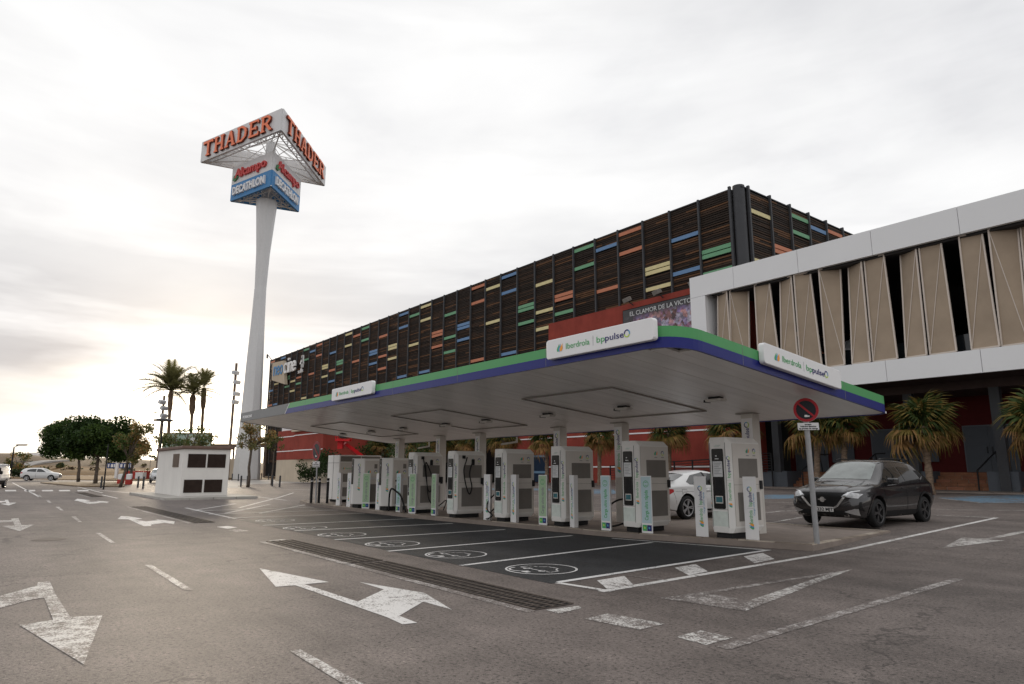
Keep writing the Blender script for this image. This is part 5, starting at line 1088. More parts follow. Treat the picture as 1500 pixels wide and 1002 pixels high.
for i, (px, cpx, D, cw, z0, z1, lb) in enumerate(((115, 101, 79.8, 3.5, 2.6, 7.2, 'dark clipped evergreen at the left end of the clump, nearest the hatchback'), (140, 139, 67, 3.3, 2.3, 6.7, 'large dark clipped evergreen beside the thin dark lamp post, trunk in a kerbed bed'), (192, 186, 86, 3.6, 2.4, 7.2, 'dark evergreen behind the ochre tree, right end of the clump'))):
    p = at(px, 703, D); b = Vector((p.x, p.y, 0)); c = at(cpx, 703, D); bl = fblobs((c.x, c.y), cw, z0, z1, 34, rnd) if i < 2 else fblobs((c.x, c.y), 2.6, 2.3, 5.2, 18, rnd) + fblobs((at(166, 703, D).x, at(166, 703, D).y), 2.9, 3.2, 7.0, 20, rnd)
    tree('clipped_tree', lb, b, bl, 19000, .165, ['f1', 'f1', 'f2', 'f3'], ((c.x - b.x) * .2, (c.y - b.y) * .2, z0 + .5), 'dark clipped evergreen trees', 10 + i, .17)
def loosetree(px, py, D, crown, n, size, mats, label, seed, tr=.1, grp='small ochre street trees', name='street_tree'):
    q = at(px, py, D); b = Vector((q.x, q.y, 0)); rr = random.Random(seed); bl = []
    cpx, cpy, R_, H_ = crown; c = at(cpx, cpy, D)
    for _ in range(16):
        a = rr.uniform(0, 6.28); k = math.sqrt(rr.random()); bl.append(((c.x + RT.x * math.cos(a) * k * R_ + rr.uniform(-1, 1) * R_ * .5 * FW.x, c.y + RT.y * math.cos(a) * k * R_ + rr.uniform(-1, 1) * R_ * .5 * FW.y, c.z + math.sin(a) * k * H_), (R_ * .34, R_ * .34, H_ * .36)))
    low = c.z - H_ * .8; tx = Vector((c.x - b.x, c.y - b.y, 0)) * .7; tx.z = low
    return tree(name, label, b, bl, n, size, mats, tx, grp, seed, tr)
loosetree(176, 714, 56, (194, 648, 1.55, 1.5), 3600, .10, ['o1', 'o2', 'o3', 'f3'], 'ochre and green tree with a leaning trunk, left of the white building', 21, .11)
loosetree(363, 713, 55.5, (370, 640, 1.5, 1.05), 1700, .10, ['o1', 'o3', 'o2'], 'thin street tree in front of the white pylon foot', 22, .12)
loosetree(280, 712, 62, (281, 642, 2.5, 1.2), 2200, .11, ['o1', 'f3', 'o3'], 'spreading street tree behind the roof of the small white building', 23, .12)
loosetree(398, 706, 62, (402, 648, .75, .75), 420, .10, ['o1', 'f3', 'o3'], 'small sprig of street tree beside the dark corner of the slatted building', 25, .07)
loosetree(29, 702, 118, (30, 678, 1.9, 1.6), 900, .18, ['o1', 'o2', 'f3'], 'small round ochre tree beside the street lamp at the far left', 24, .14)
# washingtonia palms: every frond is a part
def fan(seed, mats, droop):
    r = random.Random(seed); mb = MB(); L = 1.0; n = 22; st = Vector((.62, 0, 0))
    mb.path([(0, 0, 0), (.3, 0, .03), (.62, 0, .0)], [.022, .018, .012], 5, 0)
    for i in range(n):
        a = rad(-105 + 210 * i / (n - 1)) + r.uniform(-.05, .05); l = L * (.72 - .14 * abs(i - n / 2) / (n / 2)) * r.uniform(.85, 1.08); d = Vector((math.cos(a), math.sin(a), 0)); s = Vector((-d.y, d.x, 0))
        fold = .03 if i % 2 else -.01; w_ = .040
        p = [st, st + d * l * .5 + Vector((0, 0, .03 - droop * .10)), st + d * l * .80 + Vector((0, 0, -droop * .26)), st + d * l * .96 + Vector((0, 0, -droop * r.uniform(.45, .75)))]
        vs = [p[0] - s * .008, p[0] + s * .008, p[1] - s * w_ + Vector((0, 0, fold)), p[1] + s * w_ - Vector((0, 0, fold)), p[2] - s * w_ * .6, p[2] + s * w_ * .6, p[3] - s * .004, p[3] + s * .004]
        m = 0 if r.random() < .8 else 1; mb.add(vs, [(0, 1, 3, 2)], m); mb.add(vs[2:6], [(0, 1, 3, 2)], m); mb.add(vs[4:], [(0, 1, 3, 2)], 1 if r.random() < .5 else m)
    return mb.mesh('frond', [M[x] for x in mats])
FG = [fan(i, ('pg', 'py'), .55 + .15 * i) for i in range(4)]; FY = [fan(10 + i, ('py', 'pd'), .9) for i in range(2)]; FD = [fan(20 + i, ('pd', 'py'), 1.1) for i in range(2)]
def fanpalm(base, H, R_, label, seed, nf=44, lean=(0, 0)):
    r = random.Random(seed); t = thing('fan_palm', label, 'palm tree', base, 'fan palms in front of the mall'); b = Vector(base); top = b + Vector((lean[0], lean[1], H)); mb = MB()
    k = 14; pts = [b.lerp(top, i / k) for i in range(k + 1)]; mb.path(pts, [.145 + (.06 if i == 0 else 0) + (.018 if i % 2 else -.012) + r.uniform(-.01, .01) for i in range(k + 1)], 10); mb.build('trunk', M['ptrunk'], t)
    for i in range(nf):
        f = i / nf; el_ = rad(82 - 104 * f ** .9 + r.uniform(-10, 10)); az = i * 2.39996 + r.uniform(-.3, .3)
        me = r.choice(FG) if f < .64 else (r.choice(FY) if f < .88 else r.choice(FD)); s = R_ * r.uniform(.66, 1.06) / 1.25
        o = link('frond', me, t); h = H - .25 * f
        mtx = Matrix.Rotation(az, 4, 'Z') @ Matrix.Rotation(-el_, 4, 'Y') @ Matrix.Rotation(r.uniform(-.5, .5), 4, 'X') @ Matrix.Diagonal((s, s * r.uniform(.8, 1.1), s, 1))
        o.matrix_local = Matrix.Translation((lean[0], lean[1], h)) @ mtx
    return t
PP = [(1362, 34.6, 624, 1.85, 'bushy fan palm standing behind the grey car, brown lower fronds'), (1196, 34.8, 628, 1.75, 'fan palm behind the no-parking pole, golden hanging fronds'), (1236, 35.2, 626, 1.6, 'fan palm crowding close behind the one at the no-parking pole, above the windscreen'), (1072, 35, 630, 1.7, 'fan palm hidden behind the nearest charger and column'), (980, 35.2, 634, 1.7, 'fan palm with an inclined golden frond, above the white coupe'), (878, 35, 640, 1.6, 'fan palm between the second and third chargers'), (801, 35.3, 644, 1.7, 'fan palm with pale hanging skirt, left of the third charger'), (737, 35.3, 645, 1.7, 'fan palm above the fourth charger and blue shutters'),
      (690, 35.5, 648, 1.8, 'fan palm seen between two canopy columns'), (646, 35.5, 650, 1.8, 'fan palm above the charger with looped cable'), (612, 35.5, 652, 1.9, 'golden fan palm above the charger with drooping cable'), (560, 35.5, 655, 2.0, 'golden fan palm right of the red lift boom'), (538, 35.5, 658, 1.8, 'golden fan palm just right of the red lift boom, over the cabinet'), (1522, 34.8, 620, 1.65, 'fan palm cut off by the right edge of the photo')]
for i, (px, y, cy, R_, lb) in enumerate(PP):
    b = Yp(px, 700, y); b.z = gz(b.x, b.y); top = Yp(px - (10 if i == 0 else 0), cy, y)
    fanpalm((b.x, b.y, b.z), top.z - b.z, R_, lb, 40 + i, 36 if i in (0, 1, 4, 13) else 34, (top.x - b.x, 0))
# three tall date palms against the low sun
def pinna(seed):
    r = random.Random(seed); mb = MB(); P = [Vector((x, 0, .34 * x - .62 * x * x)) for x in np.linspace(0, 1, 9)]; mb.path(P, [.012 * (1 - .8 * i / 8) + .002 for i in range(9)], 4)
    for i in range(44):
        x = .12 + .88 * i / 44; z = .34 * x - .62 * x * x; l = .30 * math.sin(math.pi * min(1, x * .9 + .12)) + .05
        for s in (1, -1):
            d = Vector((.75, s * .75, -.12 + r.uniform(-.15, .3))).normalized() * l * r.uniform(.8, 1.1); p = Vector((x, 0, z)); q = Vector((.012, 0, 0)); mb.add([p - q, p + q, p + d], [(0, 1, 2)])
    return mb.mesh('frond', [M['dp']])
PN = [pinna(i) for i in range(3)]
def datepalm(px, D, crown_y, base_y, R_, label, seed, nf, thick, up=False):
    r = random.Random(seed); q = at(px, 703, D); b = Vector((q.x, q.y, 0)); tp = at(px + 2, crown_y, D); H = tp.z; ln = Vector((tp.x - b.x, tp.y - b.y, 0)) * .5
    t = thing('date_palm', label, 'palm tree', b, 'tall date palms by the low sun'); mb = MB(); k = 20
    mb.path([b + ln * (i / k) + Vector((0, 0, H * i / k)) for i in range(k + 1)], [.24 + (thick if .78 < i / k < .97 else 0) * (1 if i % 2 else .85) + (.02 if i % 2 else 0) for i in range(k + 1)], 9); mb.build('trunk', M['ptrunk'], t)
    for i in range(nf):
        f = i / nf; el_ = rad((82 - 95 * f) if not up else (85 - 60 * f)) + r.uniform(-.12, .12); az = i * 2.39996; s = R_ * r.uniform(.85, 1.08)
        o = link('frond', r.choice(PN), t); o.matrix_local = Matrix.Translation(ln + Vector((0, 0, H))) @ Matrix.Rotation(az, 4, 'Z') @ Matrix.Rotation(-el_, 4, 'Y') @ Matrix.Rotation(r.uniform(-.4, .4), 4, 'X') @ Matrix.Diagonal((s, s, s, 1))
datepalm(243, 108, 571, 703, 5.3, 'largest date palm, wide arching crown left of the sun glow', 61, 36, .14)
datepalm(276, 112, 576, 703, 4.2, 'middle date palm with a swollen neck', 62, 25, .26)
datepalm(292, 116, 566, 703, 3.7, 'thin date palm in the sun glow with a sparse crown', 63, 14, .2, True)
# shrubs by the red block
def shrub(name, px, py, D, R_, H_, label, seed, mats=('sh', 'f2'), n=1500):
    q = at(px, py, D); rr = random.Random(seed); b = Vector((q.x, q.y, 0)); bl = [((b.x + rr.uniform(-1, 1) * R_ * .6, b.y + rr.uniform(-1, 1) * R_ * .6, H_ * rr.uniform(.25, .8)), (R_ * .4, R_ * .4, H_ * .26)) for _ in range(12)]
    mb = MB(); leaves(mb, bl, n, .12, len(mats), rr); mb.path([b, b + Vector((0, 0, H_ * .6))], .06, 6)
    return tag(mb.build(name, [M[m] for m in mats], fix=False), label, 'shrub')
shrub('shrub', 456, 704, 72, 1.7, 2.9, 'dark spiky shrub against the cream wall', 71); shrub('shrub', 480, 703, 70, 1.9, 3.6, 'taller dark shrub rising behind the white cabinet', 72, n=2000)
shrub('shrub', 26, 702, 112, 1.4, 1.5, 'low dark clipped shrub behind the street lamp', 73); shrub('shrub', 600, 702, 60, 3.0, 4.2, 'dark bush between palms seen under the canopy', 74, n=2200); shrub('shrub', 540, 703, 75, 2.5, 4.6, 'bluish dark bush behind the palm beside the lift', 75, n=1800)

# ------------------------------------------------------------------ cars
def body_mesh(st, caps=(1, 1), sub=5):
    """loft of half-sections: x, zb, zmid, zs, zt, wb, wm, ws, wt"""
    def cr(P, t):
        n = len(P) - 1; i = min(int(t), n - 1); f = t - i; p0, p1, p2, p3 = P[max(i - 1, 0)], P[i], P[i + 1], P[min(i + 2, n)]
        return .5 * ((2 * p1) + (p2 - p0) * f + (2 * p0 - 5 * p1 + 4 * p2 - p3) * f * f + (3 * p1 - p0 - 3 * p2 + p3) * f ** 3)
    rows = []
    for x, zb, zm, zs_, zt, wb_, wm, ws, wt in st:
        half = [(0, zb), (wb_ * .6, zb), (wb_ * .93, zb + .01), (wb_, zb + .07), (wm, zm), (wm * .3 + ws * .7, zm * .25 + zs_ * .75), (ws, zs_), (ws * .5 + wt * .5 + .012, zs_ * .5 + zt * .5), (wt, zt - .055 * min(1, (zt - zs_) * 3)), (wt * .80, zt - .012), (wt * .45, zt + .008), (0, zt + .014)]
        rows.append([np.array([x, a, b]) for a, b in half])
    NV = len(rows[0]); uu = np.linspace(0, len(rows) - 1, (len(rows) - 1) * sub + 1); vv = np.linspace(0, NV - 1, (NV - 1) * 3 + 1)
    grid = []
    for u in uu:
        col = [cr([rows[k][j] for k in range(len(rows))], u) for j in range(NV)]; half = [cr(col, v) for v in vv]
        half[0][1] = 0; half[-1][1] = 0
        grid.append([(p[0], max(0, p[1]), p[2]) for p in half] + [(p[0], -max(0, p[1]), p[2]) for p in half[-2:0:-1]])
    n = len(grid[0]); mb = MB(); mb.add([p for g in grid for p in g], [(i * n + k, i * n + (k + 1) % n, (i + 1) * n + (k + 1) % n, (i + 1) * n + k) for i in range(len(grid) - 1) for k in range(n)] + [tuple(range(n)), tuple(range((len(grid) - 1) * n, len(grid) * n))[::-1]])
    return mb
def make_car(name, label, st, axles, wr, track, paint_, loc, rot, P, group=None, detail=True):
    t = thing(name, label, 'car', (0, 0, 0), group)
    mb = body_mesh(st); b = mb.build('body', M[paint_], t, smooth=True)
    if detail:
        cut = MB()
        for ax in axles: 
            for s in (1, -1): cut.tube((ax, s * (track - .42), wr + .01), (ax, s * (track + .5), wr + .01), wr + .055, n=28)
        co = cut.build('cutter', M['trim']); co.data.materials.clear(); co.data.materials.append(M['trim']); md = b.modifiers.new('wells', 'BOOLEAN'); md.object = co; md.operation = 'DIFFERENCE'; md.solver = 'EXACT'
        try: md.material_mode = 'TRANSFER'
        except Exception: pass
        dg = bpy.context.evaluated_depsgraph_get(); me = bpy.data.meshes.new_from_object(b.evaluated_get(dg)); b.modifiers.clear(); b.data = me; bpy.data.objects.remove(co)
        try:
            me.set_sharp_from_angle(angle=rad(38))
        except Exception: pass
    bm = bmesh.new(); bm.from_mesh(b.data); bvh = BVHTree.FromBMesh(bm); bm.free()
    def decal(nm, pts, axis, m, off=.004, parent=None, step=.09, lb=None, mirror=False):
        """polygon given in the plane across axis, pressed onto the body from that side"""
        for sgn in ((1, -1) if mirror else (1,)):
            bm = bmesh.new()
            if axis == 'y': o3 = [Vector((x, 3 * sgn, z)) for x, z in pts]; d = Vector((0, -sgn, 0))
            elif axis == 'x': o3 = [Vector((4 * P.get('nose', 1), y * (sgn if mirror else 1), z)) for y, z in pts]; d = Vector((-1 * P.get('nose', 1), 0, 0))
            elif axis == '-x': o3 = [Vector((-4, y * (sgn if mirror else 1), z)) for y, z in pts]; d = Vector((1, 0, 0))
            elif axis == 'z': o3 = [Vector((x, y * (sgn if mirror else 1), 3)) for x, y in pts]; d = Vector((0, 0, -1))
            bm.faces.new([bm.verts.new(v) for v in o3]); bmesh.ops.triangulate(bm, faces=bm.faces)
            for _ in range(7):
                es = [e for e in bm.edges if e.calc_length() > step]
                if not es: break
                bmesh.ops.subdivide_edges(bm, edges=es, cuts=1); bmesh.ops.triangulate(bm, faces=bm.faces)
            bad = []
            for v in bm.verts:
                h = bvh.ray_cast(v.co, d)
                if h[0] is None: bad.append(v)
                else:
                    nrm = h[1] if h[1].dot(d) < 0 else -h[1]; v.co = h[0] + nrm * off
            bmesh.ops.delete(bm, geom=bad, context='VERTS'); bmesh.ops.recalc_face_normals(bm, faces=bm.faces)
            me = bpy.data.meshes.new(nm); bm.to_mesh(me); bm.free(); me.materials.append(M[m])
            me.polygons.foreach_set('use_smooth', [True] * len(me.polygons)); link(nm, me, parent or t, label=lb)
    def dline(nm, pts, axis, m, wd=.012, off=.0035, mirror=False):
        for a, b_ in zip(pts, pts[1:]):
            a = Vector(a); b_ = Vector(b_); d = (b_ - a).normalized(); s = Vector((-d.y, d.x)) * wd / 2; decal(nm, [a - s, b_ - s, b_ + s, a + s], axis, m, off, mirror=mirror)
    P['extra'](decal, dline, t)
    # wheels
    rim = P.get('rim', 'alloy'); hub = wr * .70
    def wheel(x, s):
        ty = MB(); y = track * s; wv = .105; ax = Vector((0, s, 0))
        ty.lathe([(hub, -wv * 1.0), (wr * .93, -wv), (wr, -wv * .6), (wr, wv * .6), (wr * .93, wv), (hub, wv * .95)], (x, y, wr), ax, 32); w_ = ty.build('wheel', M['rubber'], t, smooth=True)
        rm = MB(); rm.lathe([(hub * 1.02, wv * .98), (hub * .95, wv * .90), (hub * .90, wv * .45), (0, wv * .40)], (x, y, wr), ax, 28, 1)
        rm.lathe([(hub * 1.02, wv * .99), (hub * .92, wv * .93)], (x, y, wr), ax, 28, 0)
        for k in range(5):
            for dv in (-.13, .13):
                a = 2 * math.pi * k / 5 + dv; e = Vector((math.cos(a), 0, math.sin(a))); c0 = Vector((x, y, wr)) + ax * wv * .72
                rm.obox(c0 + e * hub * .53, e * hub * .41, ax * .014, ax.cross(e) * hub * .055, 0)
        rm.lathe([(hub * .2, wv * .5), (hub * .2, wv * .86), (0, wv * .88)], (x, y, wr), ax, 14, 0)
        rm.build('rim', [M[rim], M['trim']], w_)
    for ax_ in axles:
        for s in (1, -1): wheel(ax_, s)
    t.location = loc; t.rotation_euler = (0, 0, rot)
    if P.get('scale'): t.scale = (P['scale'],) * 3
    return t
def plate_on(t, x, z, wd, s, face=1, txt='', col='plate'):
    mb = MB(); mb.box(min(x, x + .012 * face), max(x, x + .012 * face), -wd / 2, wd / 2, z - s, z + s); p = mb.build('number_plate', M[col], t)
    X = x + .013 * face; mb = MB(); a, b = (wd / 2, wd / 2 - .045) if face > 0 else (-wd / 2, -wd / 2 + .045); mb.box(min(X, X + .002 * face), max(X, X + .002 * face), min(a, b), max(a, b), z - s, z + s)
    # in the car's own frame +y is its left; seen from the front the blue band sits at the viewer's left
    mb2 = MB(); r = Vector((0, 1, 0)) if face > 0 else Vector((0, -1, 0)); c = Vector((X, 0, z)); mb2.obox(c - r * (wd / 2 - .022), r * .022, Vector((.001, 0, 0)), Vector((0, 0, s))); mb2.build('country_band', M['pblue'], p)
    if txt: mb3 = MB(); text_to(mb3, txt, .105, c - r * (wd / 2 - .06) + Vector((.001 * face, 0, -.037)), r, (0, 0, 1), .0005, .003, width=wd - .08); mb3.build('lettering', M['sblack'], p, fix=False)
# --- dark grey SUV facing us
suv = [(-2.19, .44, .62, .86, 1.00, .66, .74, .70, .52), (-2.12, .36, .62, .94, 1.10, .76, .86, .82, .58), (-1.98, .30, .62, 1.02, 1.28, .82, .905, .865, .60), (-1.70, .26, .62, 1.05, 1.50, .84, .92, .885, .60), (-1.30, .23, .62, 1.05, 1.585, .85, .925, .895, .60), (-.60, .22, .60, 1.03, 1.625, .85, .915, .895, .60), (0, .22, .60, 1.01, 1.62, .85, .91, .89, .59), (.42, .22, .60, .995, 1.555, .85, .91, .885, .565), (.80, .22, .60, .985, 1.345, .85, .912, .88, .60), (1.14, .22, .61, .975, 1.115, .85, .92, .875, .66), (1.40, .22, .61, .96, 1.04, .84, .92, .87, .68), (1.75, .23, .60, .91, .99, .82, .91, .845, .64), (2.00, .24, .56, .84, .925, .78, .87, .80, .58), (2.13, .26, .52, .77, .85, .70, .80, .72, .50), (2.20, .30, .50, .68, .75, .60, .70, .62, .42)]
def suv_extra(decal, dline, t):
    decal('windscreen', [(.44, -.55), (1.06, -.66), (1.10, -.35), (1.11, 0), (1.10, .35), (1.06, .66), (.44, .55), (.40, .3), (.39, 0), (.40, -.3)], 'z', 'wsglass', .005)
    for pts in ([(.80, 1.03), (.62, 1.20), (.34, 1.39), (-.26, 1.45), (-.30, 1.08)], [(-.40, 1.085), (-.36, 1.45), (-.95, 1.43), (-1.18, 1.36), (-1.30, 1.14)]): decal('side_window', pts, 'y', 'cglass', .005, mirror=True)
    decal('quarter_trim', [(-1.38, 1.15), (-1.26, 1.36), (-1.52, 1.36), (-1.72, 1.22)], 'y', 'trim', .004, mirror=True)
    dline('chrome_strip', [(-1.30, 1.115), (-1.55, 1.20)], 'y', 'chrome', .022, .009, mirror=True)
    decal('rear_window', [(-.5, 1.12), (.5, 1.12), (.48, 1.40), (-.48, 1.40)], '-x', 'cglass', .005)
    # nose: dark V-shaped grille, slim lamps, lower intakes and silver corner blades
    decal('grille', [(-.60, .80), (-.36, .50), (-.28, .475), (.28, .475), (.36, .50), (.60, .80), (.52, .83), (-.52, .83)], 'x', 'trim', .006)
    for s in (1, -1):
        P_ = [(.66 * s, .84), (.585 * s, .84), (.335 * s, .53), (.26 * s, .49), (0, .49), (0, .455), (.285 * s, .455), (.375 * s, .505)]; decal('grille_chrome', P_, 'x', 'chrome', .010, step=.05)
    decal('headlight', [(.46, .74), (.80, .70), (.845, .80), (.66, .845), (.60, .825)], 'x', 'lamp', .007, mirror=True)
    dline('daylight_strip', [(.50, .765), (.64, .845), (.80, .87)], 'x', 'chrome', .018, .010, mirror=True)
    decal('lower_intake', [(-.60, .27), (.60, .27), (.66, .34), (.50, .41), (-.50, .41), (-.66, .34)], 'x', 'trim', .007)
    decal('bumper_blade', [(.52, .385), (.78, .30), (.80, .46), (.74, .465)], 'x', 'cars', .012, mirror=True)
    decal('side_vent', [(.80, .42), (.845, .40), (.86, .62), (.83, .62)], 'x', 'trim', .007, mirror=True)
    dline('fog_trim', [(.50, .30), (.60, .285), (.60, .33)], 'x', 'chrome', .014, .014, mirror=True)
    dline('bonnet_edge', [(1.13, .55), (1.7, .60), (2.03, .50)], 'z', 'seamc', .010, mirror=True)
    dline('bonnet_crease_shade', [(1.2, .30), (2.05, .24)], 'z', 'seamc', .006, mirror=True)  # dark line painted along each bonnet fold to imitate its shade
    for x in (.86, -.35, -1.05): dline('door_seam', [(x, .34), (x + (.02 if x > 0 else 0), 1.0)] if x > -1 else [(-1.05, .72), (-1.22, .98)], 'y', 'seamc', .010, mirror=True)
    dline('sill_trim', [(-.92, .30), (.86, .30)], 'y', 'trim', .15, .006, mirror=True)
    for ax_ in (1.28, -1.385):
        n_ = 14; P_ = [(ax_ + .43 * math.cos(a), .36 + .43 * math.sin(a)) for a in np.linspace(rad(-8), rad(188), n_)]
        dline('arch_trim', P_, 'y', 'carg' if ax_ > 0 else 'trim', .05, .012, mirror=True)
    for s in (1, -1):
        for x in (-.20, -.98):
            mb = MB(); mb.box(x - .10, x + .10, .905 * s - .016, .905 * s + .016, .905, .935); mb.build('door_handle', M['carg'], t, bevel=.012)
        mb = MB(); mb.obox((.62, 1.005 * s, 1.10), (.085, .02 * -s, 0), (.02, .11 * s, .0), (0, 0, .075)); mr = mb.build('mirror', M['carg'], t, bevel=.04, seg=3)
        mb = MB(); mb.obox((.66, .90 * s, 1.04), (.06, 0, 0), (0, .06, 0), (0, 0, .03)); mb.build('mirror_arm', M['trim'], mr)
        mb = MB(); mb.path([(-1.45, .57 * s, 1.60), (-1.2, .585 * s, 1.645), (.0, .585 * s, 1.665), (.25, .575 * s, 1.63)], .016, 6); mb.build('roof_rail', M['trim'], t)
        mb = MB(); mb.tube((1.08, .52 * s, 1.115), (1.02, .05 * s, 1.14), .012); mb.build('wiper', M['black'], t)
    mb = MB(); mb.tube((2.205, 0, .66), (2.225, 0, .66), .062, n=20); mb.box(2.205, 2.232, -.10, .10, .652, .670); mb.build('badge', M['chrome'], t)
    mb = MB(); mb.box(-1.12, -1.0, -.02, .02, 1.62, 1.68); mb.build('aerial', M['carg'], t, bevel=.015)
    decal('tail_light', [(.45, .92), (.80, .93), (.82, 1.02), (.48, 1.0)], '-x', 'tail', .008, mirror=True)
    plate_on(t, 2.222, .43, .52, .055, 1, '1232 MJT')
fl = T(1288, 774); rl_ = T(1363, 766); xside = -7.95
make_car('parked_suv', 'dark grey SUV parked nose-on behind the island, plate partly hidden by the pole', suv, (1.28, -1.385), .345, .80, 'carg', (xside - .90, 18.95, gz(-8.5, 18.95)), rad(-90) + .0, {'extra': suv_extra, 'rim': 'dalloy', 'scale': 1.02})
# --- white coupe seen from behind, right flank towards us
cpe = [(-2.28, .42, .60, .80, .92, .60, .68, .64, .45), (-2.2, .34, .60, .88, 1.0, .72, .80, .76, .52), (-2.0, .28, .58, .92, 1.035, .78, .86, .82, .60), (-1.7, .24, .56, .94, 1.07, .80, .885, .845, .62), (-1.35, .22, .55, .945, 1.17, .80, .89, .85, .60), (-.95, .20, .54, .94, 1.31, .80, .88, .85, .57), (-.5, .20, .54, .925, 1.385, .80, .87, .845, .56), (0, .20, .54, .915, 1.39, .80, .87, .84, .56), (.45, .20, .54, .905, 1.31, .80, .87, .835, .57), (.85, .20, .54, .90, 1.12, .80, .875, .83, .62), (1.2, .20, .54, .885, .985, .79, .88, .825, .64), (1.7, .21, .52, .83, .93, .76, .87, .79, .60), (2.1, .24, .48, .74, .84, .68, .80, .70, .5), (2.3, .30, .46, .62, .70, .56, .66, .56, .4)]
def cpe_extra(decal, dline, t):
    decal('side_window', [(.70, .945), (.45, 1.16), (.15, 1.29), (-.35, 1.335), (-.90, 1.25), (-1.28, 1.06), (-1.20, .985), (-.5, .97)], 'y', 'cglass', .005, mirror=True)
    decal('window_post', [(-.30, .97), (-.27, 1.34), (-.35, 1.34), (-.39, .97)], 'y', 'trim', .008, mirror=True)
    decal('rear_window', [(-1.62, -.52), (-1.05, -.48), (-1.0, 0), (-1.05, .48), (-1.62, .52), (-1.66, 0)], 'z', 'cglass', .005)
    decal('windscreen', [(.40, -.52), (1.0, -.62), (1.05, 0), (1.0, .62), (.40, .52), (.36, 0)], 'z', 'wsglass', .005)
    decal('tail_light', [(-2.28, .70), (-2.28, .90), (-1.98, .86), (-1.95, .80), (-2.12, .72)], 'y', 'tail', .008, mirror=True)
    decal('tail_light', [(.40, .72), (.68, .70), (.68, .86), (.44, .86)], '-x', 'tail', .008, mirror=True)
    decal('fuel_flap', [(-1.62, .70), (-1.40, .70), (-1.40, .86), (-1.62, .86)], 'y', 'seamc', .002, mirror=True); decal('fuel_flap', [(-1.612, .708), (-1.408, .708), (-1.408, .852), (-1.612, .852)], 'y', 'carw', .004, mirror=True)
    dline('door_seam', [(-.62, .36), (-.62, .93)], 'y', 'seamc', .010, mirror=True); dline('bumper_seam', [(-1.86, .45), (-1.98, .78)], 'y', 'seamc', .008, mirror=True); dline('crease_shade', [(-1.9, .80), (.9, .76)], 'y', 'seamc', .005, mirror=True)  # flank fold: its shade drawn as a thin dark strip; the others are joints
    dline('sill', [(-.85, .25), (.95, .25)], 'y', 'trim', .05, .004, mirror=True)
    for s in (1, -1):
        mb = MB(); mb.box(-.50, -.28, .87 * s - .015, .87 * s + .015, .80, .83); mb.build('door_handle', M['carw'], t, bevel=.01)
        mb = MB(); mb.obox((.50, .96 * s, .98), (.08, 0, 0), (0, .09, 0), (0, 0, .065)); mb.build('mirror', M['carw'], t, bevel=.03)
    plate_on(t, -2.29, .62, .52, .055, -1)
rw_ = T(1005, 763)
make_car('parked_coupe', 'white coupe with red tail light parked behind the island, half hidden by chargers', cpe, (1.36, -1.40), .34, .78, 'carw', (rw_.x - .80, rw_.y + 1.42, gz(rw_.x, 18)), rad(90), {'extra': cpe_extra, 'rim': 'alloy'})
# --- small far cars
hb = [(-1.95, .40, .6, .86, 1.0, .62, .72, .68, .5), (-1.86, .30, .6, .95, 1.22, .74, .82, .78, .54), (-1.6, .25, .58, .98, 1.40, .78, .85, .82, .56), (-1.0, .22, .56, .96, 1.455, .79, .86, .83, .57), (-.2, .22, .56, .93, 1.46, .79, .86, .82, .56), (.3, .22, .56, .92, 1.38, .79, .86, .82, .55), (.75, .22, .56, .91, 1.14, .79, .86, .81, .60), (1.1, .22, .55, .89, .99, .78, .86, .80, .62), (1.6, .24, .52, .80, .90, .73, .82, .74, .55), (1.95, .30, .48, .66, .75, .60, .70, .60, .42)]
def hb_extra(decal, dline, t):
    decal('side_window', [(.66, .97), (.30, 1.22), (.05, 1.34), (-.28, 1.36), (-.30, 1.0)], 'y', 'cglass', .006, mirror=True); decal('side_window', [(-.38, 1.0), (-.36, 1.36), (-1.0, 1.33), (-1.28, 1.22), (-1.30, 1.05)], 'y', 'cglass', .006, mirror=True)
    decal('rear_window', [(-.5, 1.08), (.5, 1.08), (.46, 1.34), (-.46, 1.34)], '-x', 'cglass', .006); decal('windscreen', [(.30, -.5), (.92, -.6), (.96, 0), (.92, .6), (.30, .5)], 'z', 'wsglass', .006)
    decal('tail_light', [(-1.95, .80), (-1.93, .98), (-1.70, .98), (-1.72, .86)], 'y', 'tail', .008, mirror=True); decal('tail_light', [(.46, .82), (.70, .82), (.70, .98), (.50, .98)], '-x', 'tail', .008, mirror=True)
    decal('headlight', [(.36, .66), (.62, .66), (.62, .80), (.42, .80)], 'x', 'lamp', .008, mirror=True); decal('grille', [(-.5, .42), (.5, .42), (.45, .60), (-.45, .60)], 'x', 'trim', .008)
    dline('door_seam', [(-.33, .34), (-.33, .95)], 'y', 'seamc', .014, mirror=True); dline('bumper_seam', [(-1.9, .36), (-1.2, .34)], 'y', 'trim', .08, .004, mirror=True)
    plate_on(t, -1.965, .70, .5, .055, -1); plate_on(t, 1.955, .40, .5, .055, 1)
p = at(60, 702, 88); h = Vector((.34, .93, 0))
make_car('hatchback', 'white hatchback driving across the far left end of the lane', hb, (1.22, -1.25), .31, .74, 'carw', (p.x, p.y, 0), math.atan2(h.y, h.x), {'extra': hb_extra, 'scale': 1.1})
p = at(219, 704, 76)
make_car('silver_hatchback', 'pale car parked beyond the bollards, half hidden by the small white building', hb, (1.22, -1.25), .31, .74, 'cars', (p.x, p.y + .9, 0), math.atan2(-.15, 1), {'extra': hb_extra, 'scale': 1.05})
